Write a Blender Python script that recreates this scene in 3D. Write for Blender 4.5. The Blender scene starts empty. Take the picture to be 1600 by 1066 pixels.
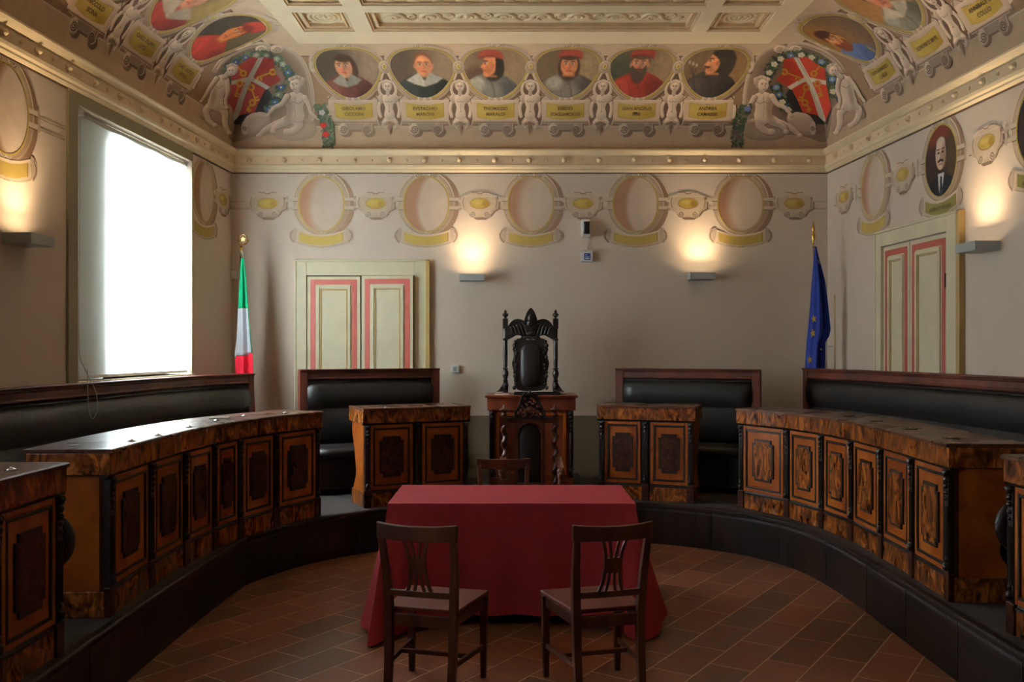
import bpy, math, random
import numpy as np
from mathutils import Vector, Matrix

random.seed(7); np.random.seed(7)
PI = math.pi
C = bpy.context.scene.collection
F = 1430.0      # focal length in pixels of the 1600 px wide frame
HC = 1.77       # eye height
HOR = 546.0

# ------------------------------------------------------------------ camera, world, lights
def build_camera_and_light():
    sc = bpy.context.scene
    cd = bpy.data.cameras.new('camera'); co = bpy.data.objects.new('camera', cd); C.objects.link(co)
    co.location = (0, 0, HC); co.rotation_euler = (PI/2, 0, 0)
    cd.sensor_width = 36; cd.lens = F/1600*36; cd.shift_y = 13/1600
    cd.clip_start = 0.05; cd.clip_end = 200
    sc.camera = co
    w = bpy.data.worlds.new('sky'); sc.world = w; w.use_nodes = True
    bg = w.node_tree.nodes['Background']
    bg.inputs[0].default_value = (0.78, 0.88, 1.0, 1); bg.inputs[1].default_value = 6.0
    sc.view_settings.view_transform = 'Standard'
    sc.view_settings.look = 'None'
    sc.view_settings.gamma = 1.0
    sc.view_settings.use_curve_mapping = False
    sc.view_settings.exposure = 0.0
    sc.cycles.use_denoising = True
    sc.cycles.max_bounces = 8
    sc.cycles.diffuse_bounces = 5
    sc.cycles.sample_clamp_indirect = 6.0
    def area(name, loc, rot, sx, sy, power, col, spread=180):
        l = bpy.data.lights.new(name, 'AREA'); l.shape = 'RECTANGLE'; l.size = sx; l.size_y = sy
        l.energy = power; l.color = col; l.spread = math.radians(spread)
        o = bpy.data.objects.new(name, l); C.objects.link(o); o.location = loc; o.rotation_euler = rot
        return o
    # daylight just outside the two window openings of the left wall
    area('daylight', (-4.05, 8.14, 2.55), (0, -PI/2, -0.0677), 1.9, 1.5, 930, (0.90, 0.955, 1.0), 130)
    area('daylight', (-4.25, 2.6, 2.6), (0, -PI/2, 0), 1.9, 1.8, 60, (0.9, 0.95, 1.0))
build_camera_and_light()

# ------------------------------------------------------------------ basics
def lin(c):
    c = c/255.0
    return c/12.92 if c <= 0.04045 else ((c+0.055)/1.055)**2.4
def rgb(r, g, b): return (lin(r), lin(g), lin(b), 1.0)

class MB:
    def __init__(s): s.v = []; s.f = []
    def add(s, vs, fs):
        o = len(s.v); s.v += [tuple(p) for p in vs]; s.f += [tuple(i+o for i in q) for q in fs]
        return s
    def box(s, x0, x1, y0, y1, z0, z1, M=None):
        vs = [(x, y, z) for z in (z0, z1) for y in (y0, y1) for x in (x0, x1)]
        if M: vs = [tuple(M @ Vector(p)) for p in vs]
        return s.add(vs, [(0,2,3,1),(4,5,7,6),(0,1,5,4),(2,6,7,3),(0,4,6,2),(1,3,7,5)])
    def loft(s, rings, cap=True):
        n = len(rings[0]); vs = [p for r in rings for p in r]; fs = []
        for i in range(len(rings)-1):
            for j in range(n):
                a = i*n+j; b = i*n+(j+1)%n
                fs.append((a, b, b+n, a+n))
        if cap:
            fs.append(tuple(range(n-1, -1, -1))); fs.append(tuple((len(rings)-1)*n+j for j in range(n)))
        return s.add(vs, fs)
    def post(s, pts, half):
        # rectangles lying in XY at each point
        if not isinstance(half, list): half = [half]*len(pts)
        return s.loft([[(x-a, y-b, z), (x+a, y-b, z), (x+a, y+b, z), (x-a, y+b, z)] for (x, y, z), (a, b) in zip(pts, half)])
    def railx(s, pts, half):
        if not isinstance(half, list): half = [half]*len(pts)
        return s.loft([[(x, y-a, z-b), (x, y+a, z-b), (x, y+a, z+b), (x, y-a, z+b)] for (x, y, z), (a, b) in zip(pts, half)])
    def bar(s, p, q, w, t):
        p = Vector(p); q = Vector(q); d = (q-p).normalized()
        up = Vector((0,0,1)) if abs(d.z) < .9 else Vector((0,1,0))
        a = d.cross(up).normalized()*w/2; b = a.cross(d).normalized()*t/2
        return s.loft([[tuple(c-a-b), tuple(c+a-b), tuple(c+a+b), tuple(c-a+b)] for c in (p, q)])
    def tube(s, pts, r, n=10, cap=True):
        pts = [Vector(p) for p in pts]; rs = r if isinstance(r, list) else [r]*len(pts)
        rings = []; prev = None
        for i, p in enumerate(pts):
            d = (pts[min(i+1, len(pts)-1)]-pts[max(i-1, 0)])
            if d.length < 1e-9: d = Vector((0,0,1))
            d.normalize()
            if prev is None:
                a = d.cross(Vector((0,0,1)))
                if a.length < .1: a = d.cross(Vector((0,1,0)))
            else:
                a = prev - d*prev.dot(d)
            a.normalize(); prev = a; b = d.cross(a)
            rings.append([tuple(p+(a*math.cos(2*PI*k/n)+b*math.sin(2*PI*k/n))*rs[i]) for k in range(n)])
        return s.loft(rings, cap)
    def lathe(s, prof, c=(0,0,0), n=20, M=None):
        rings = []
        for r, z in prof:
            ring = [Vector((r*math.cos(2*PI*k/n), r*math.sin(2*PI*k/n), z)) for k in range(n)]
            if M: ring = [M @ p for p in ring]
            rings.append([(p[0]+c[0], p[1]+c[1], p[2]+c[2]) for p in ring])
        return s.loft(rings)
    def ball(s, c, r, n=12, m=8, sc=(1,1,1)):
        rings = []
        for i in range(1, m):
            a = PI*i/m
            rings.append([(c[0]+r*sc[0]*math.sin(a)*math.cos(2*PI*k/n), c[1]+r*sc[1]*math.sin(a)*math.sin(2*PI*k/n), c[2]-r*sc[2]*math.cos(a)) for k in range(n)])
        return s.loft(rings)
    def prism(s, poly, a0, a1, plane='xz'):
        # polygon extruded along the remaining axis
        def mk(u, v, w):
            return {'xz': (u, w, v), 'xy': (u, v, w), 'yz': (w, u, v)}[plane]
        n = len(poly)
        vs = [mk(u, v, a0) for u, v in poly]+[mk(u, v, a1) for u, v in poly]
        fs = [tuple(range(n)), tuple(range(2*n-1, n-1, -1))]+[(i, i+n, (i+1)%n+n, (i+1)%n) for i in range(n)]
        return s.add(vs, fs)
    def sweep(s, path, prof, closed=False):
        # profile (n, z) points swept along a 2D path; n is measured to the RIGHT of the walking direction
        N = len(path); rings = []
        for i in range(N):
            p = Vector(path[i]).to_2d()
            if closed: a = Vector(path[i-1]).to_2d(); b = Vector(path[(i+1)%N]).to_2d()
            else: a = Vector(path[max(i-1,0)]).to_2d(); b = Vector(path[min(i+1,N-1)]).to_2d()
            d1 = (p-a).normalized() if (p-a).length > 1e-9 else (b-p).normalized()
            d2 = (b-p).normalized() if (b-p).length > 1e-9 else d1
            n1 = Vector((d1.y, -d1.x)); n2 = Vector((d2.y, -d2.x)); m = (n1+n2).normalized()
            k = 1/max(.4, m.dot(n1))
            z0 = path[i][2] if len(path[i]) > 2 else 0
            rings.append([(p.x+m.x*n*k, p.y+m.y*n*k, z+z0) for n, z in prof])
        if closed: rings.append(rings[0])
        return s.loft(rings, cap=not closed)
    def build(s, name, mat=None, parent=None, origin=(0,0,0), smooth=False, bevel=0, M=None, sub=0):
        me = bpy.data.meshes.new(name)
        vs = s.v
        if M: vs = [tuple(M @ Vector(p)) for p in vs]
        me.from_pydata([(p[0]-origin[0], p[1]-origin[1], p[2]-origin[2]) for p in vs], [], s.f)
        me.validate()
        import bmesh
        bm = bmesh.new(); bm.from_mesh(me); bmesh.ops.recalc_face_normals(bm, faces=bm.faces[:]); bm.to_mesh(me); bm.free()
        if mat: me.materials.append(mat)
        o = bpy.data.objects.new(name, me); C.objects.link(o)
        if parent: o.parent = parent
        if smooth:
            me.polygons.foreach_set('use_smooth', [True]*len(me.polygons))
        if bevel:
            b = o.modifiers.new('bevel', 'BEVEL'); b.width = bevel; b.segments = 2; b.limit_method = 'ANGLE'; b.angle_limit = math.radians(40)
        if sub:
            b = o.modifiers.new('sub', 'SUBSURF'); b.levels = sub; b.render_levels = sub
        return o

def empty(name, loc=(0,0,0), rz=0, label=None, cat=None, group=None, kind=None):
    o = bpy.data.objects.new(name, None); C.objects.link(o); o.empty_display_size = .1
    o.location = loc; o.rotation_euler = (0, 0, rz)
    return tag(o, label, cat, group, kind)
def tag(o, label=None, cat=None, group=None, kind=None):
    if label: o['label'] = label
    if cat: o['category'] = cat
    if group: o['group'] = group
    if kind: o['kind'] = kind
    return o
def copy_tree(o, parent=None):
    c = o.copy(); C.objects.link(c)
    if parent: c.parent = parent
    for ch in list(o.children): copy_tree(ch, c)
    return c
def smooth_curve(pts, n=8, closed=False):
    P = [np.array(p, float) for p in pts]; N = len(P); out = []
    rng = range(N if closed else N-1)
    for i in rng:
        if closed: a, b, c, d = P[i-1], P[i], P[(i+1)%N], P[(i+2)%N]
        else: a, b, c, d = P[max(i-1,0)], P[i], P[i+1], P[min(i+2,N-1)]
        for k in range(n):
            t = k/n
            out.append(tuple(.5*((2*b)+(-a+c)*t+(2*a-5*b+4*c-d)*t*t+(-a+3*b-3*c+d)*t**3)))
    if not closed: out.append(tuple(P[-1]))
    return out

# ------------------------------------------------------------------ materials
def newmat(name):
    m = bpy.data.materials.new(name); m.use_nodes = True
    nt = m.node_tree; return m, nt, nt.nodes['Principled BSDF']
def simple(name, col, rough=.5, metal=0, var=.12, scale=6, bump=0, bscale=60, spec=.5, coat=0, stretch=(1,1,1)):
    m, nt, b = newmat(name)
    b.inputs['Roughness'].default_value = rough; b.inputs['Metallic'].default_value = metal
    b.inputs['Specular IOR Level'].default_value = spec; b.inputs['Coat Weight'].default_value = coat
    tc = nt.nodes.new('ShaderNodeTexCoord'); mp = nt.nodes.new('ShaderNodeMapping'); mp.inputs['Scale'].default_value = stretch
    nt.links.new(tc.outputs['Object'], mp.inputs[0])
    n = nt.nodes.new('ShaderNodeTexNoise'); n.inputs['Scale'].default_value = scale; n.inputs['Detail'].default_value = 5
    nt.links.new(mp.outputs[0], n.inputs[0])
    r = nt.nodes.new('ShaderNodeValToRGB')
    r.color_ramp.elements[0].position = .3; r.color_ramp.elements[1].position = .7
    r.color_ramp.elements[0].color = tuple(c*(1-var) for c in col[:3])+(1,)
    r.color_ramp.elements[1].color = tuple(min(1, c*(1+var)) for c in col[:3])+(1,)
    nt.links.new(n.outputs[0], r.inputs[0]); nt.links.new(r.outputs[0], b.inputs['Base Color'])
    if bump:
        n2 = nt.nodes.new('ShaderNodeTexNoise'); n2.inputs['Scale'].default_value = bscale; n2.inputs['Detail'].default_value = 4
        nt.links.new(mp.outputs[0], n2.inputs[0])
        bp = nt.nodes.new('ShaderNodeBump'); bp.inputs['Strength'].default_value = bump; bp.inputs['Distance'].default_value = .01
        nt.links.new(n2.outputs[0], bp.inputs['Height']); nt.links.new(bp.outputs[0], b.inputs['Normal'])
    return m
def burl(name, dark, mid, light, scale=5, rough=.28, stretch=(1,1,1), dist=3):
    m, nt, b = newmat(name)
    b.inputs['Roughness'].default_value = rough; b.inputs['Coat Weight'].default_value = .05; b.inputs['Coat Roughness'].default_value = .2; b.inputs['Specular IOR Level'].default_value = .3
    tc = nt.nodes.new('ShaderNodeTexCoord'); mp = nt.nodes.new('ShaderNodeMapping'); mp.inputs['Scale'].default_value = stretch
    nt.links.new(tc.outputs['Object'], mp.inputs[0])
    n = nt.nodes.new('ShaderNodeTexNoise'); n.inputs['Scale'].default_value = scale; n.inputs['Detail'].default_value = 6; n.inputs['Distortion'].default_value = dist
    nt.links.new(mp.outputs[0], n.inputs[0])
    r = nt.nodes.new('ShaderNodeValToRGB'); e = r.color_ramp.elements
    e[0].position = .36; e[0].color = dark; e[1].position = .66; e[1].color = light
    x = e.new(.5); x.color = mid
    nt.links.new(n.outputs[0], r.inputs[0]); nt.links.new(r.outputs[0], b.inputs['Base Color'])
    n3 = nt.nodes.new('ShaderNodeTexNoise'); n3.inputs['Scale'].default_value = 3; nt.links.new(mp.outputs[0], n3.inputs[0])
    mr = nt.nodes.new('ShaderNodeMapRange'); mr.inputs[3].default_value = rough-.08; mr.inputs[4].default_value = rough+.2
    nt.links.new(n3.outputs[0], mr.inputs[0]); nt.links.new(mr.outputs[0], b.inputs['Roughness'])
    return m
def painted(name, rough=.8):
    m, nt, b = newmat(name)
    a = nt.nodes.new('ShaderNodeAttribute'); a.attribute_name = 'paint'
    tc = nt.nodes.new('ShaderNodeTexCoord')
    n = nt.nodes.new('ShaderNodeTexNoise'); n.inputs['Scale'].default_value = 9; n.inputs['Detail'].default_value = 6
    nt.links.new(tc.outputs['Object'], n.inputs[0])
    mr = nt.nodes.new('ShaderNodeMapRange'); mr.inputs[1].default_value = .3; mr.inputs[2].default_value = .7; mr.inputs[3].default_value = .93; mr.inputs[4].default_value = 1.05
    nt.links.new(n.outputs[0], mr.inputs[0])
    vm = nt.nodes.new('ShaderNodeVectorMath'); vm.operation = 'SCALE'
    nt.links.new(a.outputs['Color'], vm.inputs[0]); nt.links.new(mr.outputs[0], vm.inputs['Scale'])
    nt.links.new(vm.outputs[0], b.inputs['Base Color'])
    b.inputs['Roughness'].default_value = rough; b.inputs['Specular IOR Level'].default_value = .2
    return m
M = {}
M['wall'] = simple('wall_plaster', rgb(212,195,178), .85, var=.05, scale=1.3, bump=.12, bscale=90, spec=.2)
M['cream'] = simple('cream_stucco', rgb(226,206,170), .75, var=.05, scale=4, bump=.08, bscale=70, spec=.25)
M['cornice_band'] = simple('cornice_band', rgb(222,196,162), .8, var=.06, scale=4, spec=.2)
M['ceil'] = simple('ceiling_stucco', rgb(246,226,192), .8, var=.04, scale=3, spec=.2)
M['coffer'] = simple('coffer_paint', rgb(214,184,146), .8, var=.08, scale=8, spec=.2)
M['door_cream'] = simple('door_cream', rgb(218,208,176), .5, var=.05, scale=5, spec=.4)
M['door_ochre'] = simple('door_ochre', rgb(168,138,84), .5, var=.1, scale=5, spec=.4)
M['door_red'] = simple('door_red', rgb(152,68,56), .5, var=.1, scale=5, spec=.4)
M['orange'] = burl('orange_veneer', rgb(118,54,12), rgb(140,69,17), rgb(158,86,27), scale=3, rough=.3, dist=1)
M['burl'] = burl('burl_veneer', rgb(46,21,8), rgb(108,55,20), rgb(164,96,40), scale=7, rough=.22, dist=2.5, stretch=(1.6,1.6,.8))
M['burl_dark'] = burl('dark_burl', rgb(26,12,8), rgb(50,22,13), rgb(78,38,20), scale=9, rough=.25, dist=3)
M['desk_top'] = burl('desk_top_wood', rgb(62,36,25), rgb(80,48,34), rgb(96,60,42), scale=2.5, rough=.24, dist=1)
M['ebony'] = simple('ebonised_wood', rgb(28,18,14), .42, spec=.35, var=.3, scale=30, bump=.25, bscale=80)
M['mahog'] = burl('mahogany', rgb(56,22,14), rgb(76,32,20), rgb(94,42,26), scale=2.5, rough=.52, stretch=(1,1,.3), dist=.6)
M['chairwood'] = burl('walnut', rgb(56,27,17), rgb(74,37,23), rgb(92,49,30), scale=4, rough=.33, stretch=(1,1,.25), dist=.6)
M['redwood'] = burl('throne_desk_wood', rgb(84,36,20), rgb(108,50,28), rgb(128,64,34), scale=4, rough=.33, stretch=(1,1,.4), dist=.8)
M['riser'] = burl('riser_wood', rgb(20,11,8), rgb(28,15,10), rgb(38,21,13), scale=2, rough=.45, stretch=(1,1,.4), dist=.5)
M['riser'].node_tree.nodes['Principled BSDF'].inputs['Specular IOR Level'].default_value = .16
M['seatwood'] = simple('seat_wood', rgb(88,34,23), .55, var=.15, scale=5, spec=.2)
M['deck'] = simple('platform_carpet', rgb(44,36,34), .7, var=.15, scale=30)
M['leather'] = simple('black_leather', rgb(30,26,25), .42, var=.2, scale=5, bump=.25, bscale=14, spec=.3)
M['leather_grey'] = simple('worn_leather', rgb(74,68,64), .5, var=.2, scale=12, bump=.2, bscale=20)
M['cloth'] = simple('red_cloth', rgb(144,42,46), .85, var=.07, scale=14, bump=.15, bscale=220, spec=.15)
M['steel'] = simple('sconce_grey', rgb(166,170,166), .5, metal=.15, var=.04)
M['chrome'] = simple('chrome', rgb(200,200,200), .2, metal=1, var=.03)
M['brass'] = simple('brass', rgb(186,148,74), .3, metal=1, var=.1)
M['white'] = simple('white_plastic', rgb(222,222,218), .4, var=.02)
M['black'] = simple('black_plastic', rgb(18,18,20), .3, var=.1)
M['blue'] = simple('blue_label', rgb(24,54,110), .4, var=.03)
M['paper'] = simple('paper', rgb(226,224,216), .7, var=.02)
M['olive'] = simple('window_trim_paint', rgb(140,128,100), .7, var=.07, scale=4)
M['reveal'] = simple('window_reveal', rgb(200,200,190), .7, var=.04)
M['green'] = simple('flag_green', rgb(16,126,84), .8, var=.06, spec=.1)
M['flagwhite'] = simple('flag_white', rgb(206,208,216), .8, var=.03, spec=.1)
M['flagred'] = simple('flag_red', rgb(206,36,54), .8, var=.06, spec=.1)
M['flagblue'] = simple('flag_blue', rgb(28,44,120), .7, var=.1, spec=.2)
M['gold'] = simple('gold_paint', rgb(214,176,60), .6, var=.08)
M['rope'] = simple('cord', rgb(190,186,176), .7, var=.08)
M['carved'] = simple('carved_crest', rgb(110,62,36), .5, var=.5, scale=60, bump=.8, bscale=70)
M['dado'] = simple('dado_paint', rgb(98,84,66), .8, var=.07, scale=2, spec=.2)
M['ink'] = simple('lettering', rgb(72,50,22), .8, var=.1)
M['paint'] = painted('fresco')
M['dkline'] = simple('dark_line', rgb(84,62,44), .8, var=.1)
def floor_mat():
    m, nt, b = newmat('terracotta_floor')
    tc = nt.nodes.new('ShaderNodeTexCoord'); mp = nt.nodes.new('ShaderNodeMapping'); mp.inputs['Rotation'].default_value = (0,0,math.radians(-56))
    nt.links.new(tc.outputs['Object'], mp.inputs[0])
    def brick(c1, c2, mo, ms):
        k = nt.nodes.new('ShaderNodeTexBrick'); k.inputs['Color1'].default_value = c1; k.inputs['Color2'].default_value = c2; k.inputs['Mortar'].default_value = mo
        k.inputs['Scale'].default_value = 1; k.inputs['Brick Width'].default_value = .49; k.inputs['Row Height'].default_value = .245
        k.inputs['Mortar Size'].default_value = ms; k.inputs['Mortar Smooth'].default_value = .3; k.inputs['Bias'].default_value = -.1
        nt.links.new(mp.outputs[0], k.inputs[0]); return k
    k = brick(rgb(138,80,50), rgb(96,62,42), rgb(190,154,114), .0048)
    n = nt.nodes.new('ShaderNodeTexNoise'); n.inputs['Scale'].default_value = 7; n.inputs['Detail'].default_value = 7
    nt.links.new(tc.outputs['Object'], n.inputs[0])
    mx = nt.nodes.new('ShaderNodeMix'); mx.data_type = 'RGBA'; mx.blend_type = 'OVERLAY'; mx.inputs['Factor'].default_value = .5
    nt.links.new(k.outputs[0], mx.inputs['A']); nt.links.new(n.outputs[0], mx.inputs['B'])
    nt.links.new(mx.outputs['Result'], b.inputs['Base Color'])
    mr = nt.nodes.new('ShaderNodeMapRange'); mr.inputs[3].default_value = .3; mr.inputs[4].default_value = .55
    nt.links.new(n.outputs[0], mr.inputs[0]); nt.links.new(mr.outputs[0], b.inputs['Roughness'])
    bp = nt.nodes.new('ShaderNodeBump'); bp.inputs['Strength'].default_value = .35; bp.inputs['Distance'].default_value = .004; bp.invert = True
    nt.links.new(k.outputs['Fac'], bp.inputs['Height']); nt.links.new(bp.outputs[0], b.inputs['Normal'])
    return m
M['floor'] = floor_mat()
def blind_mat():
    m = bpy.data.materials.new('blind_fabric'); m.use_nodes = True; nt = m.node_tree
    nt.nodes.remove(nt.nodes['Principled BSDF']); out = nt.nodes['Material Output']
    t = nt.nodes.new('ShaderNodeBsdfTranslucent'); t.inputs[0].default_value = (.9,.95,.96,1)
    d = nt.nodes.new('ShaderNodeBsdfDiffuse'); d.inputs[0].default_value = (.75,.78,.76,1)
    mx = nt.nodes.new('ShaderNodeMixShader'); mx.inputs[0].default_value = .35
    nt.links.new(t.outputs[0], mx.inputs[1]); nt.links.new(d.outputs[0], mx.inputs[2]); nt.links.new(mx.outputs[0], out.inputs[0])
    return m
M['blind'] = blind_mat()
def glass_mat():
    m = bpy.data.materials.new('window_glass'); m.use_nodes = True; nt = m.node_tree
    nt.nodes.remove(nt.nodes['Principled BSDF']); out = nt.nodes['Material Output']
    t = nt.nodes.new('ShaderNodeBsdfTransparent'); t.inputs[0].default_value = (.96,.98,.97,1)
    d = nt.nodes.new('ShaderNodeBsdfGlossy'); d.inputs['Roughness'].default_value = .03
    mx = nt.nodes.new('ShaderNodeMixShader'); mx.inputs[0].default_value = .06
    nt.links.new(t.outputs[0], mx.inputs[1]); nt.links.new(d.outputs[0], mx.inputs[2]); nt.links.new(mx.outputs[0], out.inputs[0])
    return m
M['glass'] = glass_mat()
def emit_mat(name, col, s):
    m = bpy.data.materials.new(name); m.use_nodes = True; nt = m.node_tree; b = nt.nodes['Principled BSDF']
    b.inputs['Emission Color'].default_value = col; b.inputs['Emission Strength'].default_value = s; b.inputs['Base Color'].default_value = (.8,.8,.8,1)
    return m
M['lamp'] = emit_mat('lamp_tube', (1,.78,.5,1), 3)

# ------------------------------------------------------------------ room geometry
YB = 10.0; YF = -2.5
def wl(y): return -3.741+.0678*y
def wr(y): return 4.147-.0699*y
Z0 = 3.94; RV = .87; ZC = Z0+RV; RB = .9; RSL = 1.0; RSR = .96

def structure(name, mb, mat, **k):
    return tag(mb.build(name, mat, **k), kind='structure')

structure('floor', MB().box(-4.6, 4.8, YF-.2, YB+.3, -.1, 0), M['floor'])
# walls are slabs with real thickness
T = .3
mb = MB().prism([(-3.063-T, YB), (3.448+T, YB), (3.448+T, YB+T), (-3.063-T, YB+T)], 0, Z0+1, 'xy')
wall_back = structure('wall_back', mb, M['wall'])
structure('wall_right', MB().prism([(wr(YF), YF), (wr(YB), YB), (wr(YB)+T, YB), (wr(YF)+T, YF)], 0, Z0+1, 'xy'), M['wall'])
structure('wall_front', MB().box(-4.3, 4.7, YF-T, YF, 0, Z0+1), M['dado'])  # unseen wall behind the camera, coloured dark to cut frontal fill light
def lw(mb, ya, yb, za, zb, n0=0.0, n1=-.5):
    return mb.prism([(wl(ya)+n0, ya), (wl(yb)+n0, yb), (wl(yb)+n1, yb), (wl(ya)+n1, ya)], za, zb, 'xy')
W1 = (6.87, 8.93, 1.53, 3.60); W2 = (1.5, 3.6, 1.53, 3.60)
mb = MB()
ys = [YF, W2[0], W2[1], W1[0], W1[1], YB]
lw(mb, YF, W2[0], 0, Z0+1); lw(mb, W2[1], W1[0], 0, Z0+1); lw(mb, W1[1], YB, 0, Z0+1)
for w in (W1, W2):
    lw(mb, w[0], w[1], 0, w[2]); lw(mb, w[0], w[1], w[3], Z0+1)
structure('wall_left', mb, M['wall'])

# coved vault: one mesh, colour bands of the fresco ground stored in the paint attribute
def cove_off(th): return 1-math.cos(th)
def band_col(th):
    a = th/(PI/2)
    if a < .012: return (90,70,52)
    if a < .185: return (184,156,126)
    if a < .195: return (196,174,148)
    if a < .80: return (146,114,86)
    if a < .815: return (104,80,60)
    return (214,186,154)
def paint_attr(me, cols):
    at = me.color_attributes.new('paint', 'BYTE_COLOR', 'POINT')
    c = np.ones((len(me.vertices), 4), np.float32); c[:, :3] = np.clip(np.asarray(cols, np.float32)/255., 0, 1)
    at.data.foreach_set('color_srgb', c.ravel())
def build_vault():
    vs = []; fs = []; cols = []
    ths = sorted(set([i/72*PI/2 for i in range(73)]+[a*PI/2+d for a in (.012,.185,.195,.80,.815) for d in (-.0008,.0008)]))
    n = len(ths)
    loops = []
    for th in ths:
        k = cove_off(th); z = Z0+RV*math.sin(th)
        yb = YB-RB*k; yf = YF+RB*k
        loops.append([(wl(yf)+RSL*k, yf, z), (wl(yb)+RSL*k, yb, z), (wr(yb)-RSR*k, yb, z), (wr(yf)-RSR*k, yf, z)])
    for side in range(4):
        for i in range(n-1):
            a = loops[i][side]; b = loops[i][(side+1)%4]; c = loops[i+1][(side+1)%4]; d = loops[i+1][side]
            o = len(vs); vs += [a, b, c, d]; fs.append((o, o+1, o+2, o+3))
            cols += [band_col((ths[i]+ths[i+1])/2)]*4
    # outer shell above so that the vault has thickness
    me = bpy.data.meshes.new('ceiling'); me.from_pydata(vs, [], fs); paint_attr(me, cols); me.materials.append(M['paint'])
    o = bpy.data.objects.new('ceiling', me); C.objects.link(o); tag(o, kind='structure')
    return o
vault = build_vault()
YC = YB-RB; XCL = wl(YC)+RSL; XCR = wr(YC)-RSR
def xcl(y): return wl(y)+RSL
def xcr(y): return wr(y)-RSR

# flat coffered part: ribs flush with z = ZC, panels sunk above
def build_ceiling():
    ribs = MB()
    rows = [(8.26, 8.76), (6.3, 8.10), (4.3, 6.14), (2.3, 4.14), (.3, 2.14), (-1.6, .14)]
    cols_ = [(-1.99, -1.50), (-1.33, 1.72), (1.86, 2.38)]
    z = ZC
    ycuts = [YF+RB]; 
    for a, b in reversed(rows): ycuts += [a, b]
    ycuts.append(YC)
    holes = [(c0, c1, r0, r1) for c0, c1 in cols_ for r0, r1 in rows]
    for i in range(len(ycuts)-1):
        a, b = ycuts[i], ycuts[i+1]
        if i % 2 == 0:
            ribs.prism([(xcl(a), a), (xcr(a), a), (xcr(b), b), (xcl(b), b)], z, z+.12, 'xy')
        else:
            ribs.prism([(xcl(a), a), (cols_[0][0], a), (cols_[0][0], b), (xcl(b), b)], z, z+.12, 'xy')
            ribs.box(cols_[0][1], cols_[1][0], a, b, z, z+.12)
            ribs.box(cols_[1][1], cols_[2][0], a, b, z, z+.12)
            ribs.prism([(cols_[2][1], a), (xcr(a), a), (xcr(b), b), (cols_[2][1], b)], z, z+.12, 'xy')
    ribs.box(-4, 4.4, YF, YB, z+.12, z+.2)
    structure('ceiling', ribs, M['ceil'])
    # raised border bead
    for c0, c1, r0, r1 in holes:
        if r1 < 4: continue
        e = empty('ceiling_coffer', ((c0+c1)/2, (r0+r1)/2, z), kind='structure')
        O = e.location
        def fr(i0, i1, z0, z1, mat, name):
            m = MB(); 
            m.box(c0+i0, c1-i0, r0+i0, r0+i1, z+z0, z+z1); m.box(c0+i0, c1-i0, r1-i1, r1-i0, z+z0, z+z1)
            m.box(c0+i0, c0+i1, r0+i1, r1-i1, z+z0, z+z1); m.box(c1-i1, c1-i0, r0+i1, r1-i1, z+z0, z+z1)
            m.build(name, mat, e, O, bevel=.006)
        fr(0, .022, .012, .12, M['coffer'], 'moulding'); fr(.022, .05, .035, .12, M['door_cream'], 'moulding'); fr(.05, .075, .02, .12, M['coffer'], 'moulding')
        MB().box(c0+.07, c1-.07, r0+.07, r1-.07, z+.06, z+.12).build('panel_field', M['cream'], e, O)
        orn = MB()
        zz = z+.06
        if c1-c0 < 1:
            cx, cy = (c0+c1)/2, (r0+r1)/2
            sy = min(1, (r1-r0)/.5)
            for rr, tt in ((.145, .014), (.1, .012)):
                pts = [(cx+rr*math.cos(a*PI/16), cy+rr*math.sin(a*PI/16), zz) for a in range(33)]
                orn.tube(pts, tt*1.5, 8)
            for k in range(8):
                a = k*PI/4; orn.ball((cx+.055*math.cos(a), cy+.055*math.sin(a), zz), .03, 8, 6, (1,1,.6))
            orn.ball((cx, cy, zz), .028, 8, 6)
            for sx in (-1, 1):
                orn.ball((cx+sx*.165, cy+.13, zz), .02, 8, 6); orn.ball((cx+sx*.165, cy-.13, zz), .02, 8, 6)
        else:
            cy = (r0+r1)/2; 
            if r1-r0 < .6:
                n = 16; st = (c1-c0-.3)/n
                for k in range(n):
                    x = c0+.15+st*(k+.5); s = 1 if k % 2 else -1
                    pts = [(x-st*.6+st*1.2*t, cy+s*.10*math.sin(PI*t), zz) for t in [j/8 for j in range(9)]]
                    orn.tube(pts, .02, 8)
                    pts = [(x+.055*(1-t)*math.cos(t*9+k), cy-s*.02+.055*(1-t)*math.sin(t*9+k), zz) for t in [j/14 for j in range(13)]]
                    orn.tube(pts, .016, 8)
                    orn.ball((x, cy-s*.02, zz), .022, 8, 6, (1,1,.6))
            else:
                n = 13; st = (c1-c0-.3)/n
                for k in range(n):
                    x = c0+.15+st*(k+.5)
                    orn.box(x-.05, x+.05, r1-.17, r1-.10, zz-.06, zz+.01)
                    orn.ball((x+st/2, r1-.14, zz), .04, 8, 6, (1.2,.7,.8))
                    orn.box(x-.03, x+.03, r1-.24, r1-.17, zz-.03, zz+.01)
        orn.build('relief_ornament', M['cream'], e, O, smooth=True)
build_ceiling()

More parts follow.
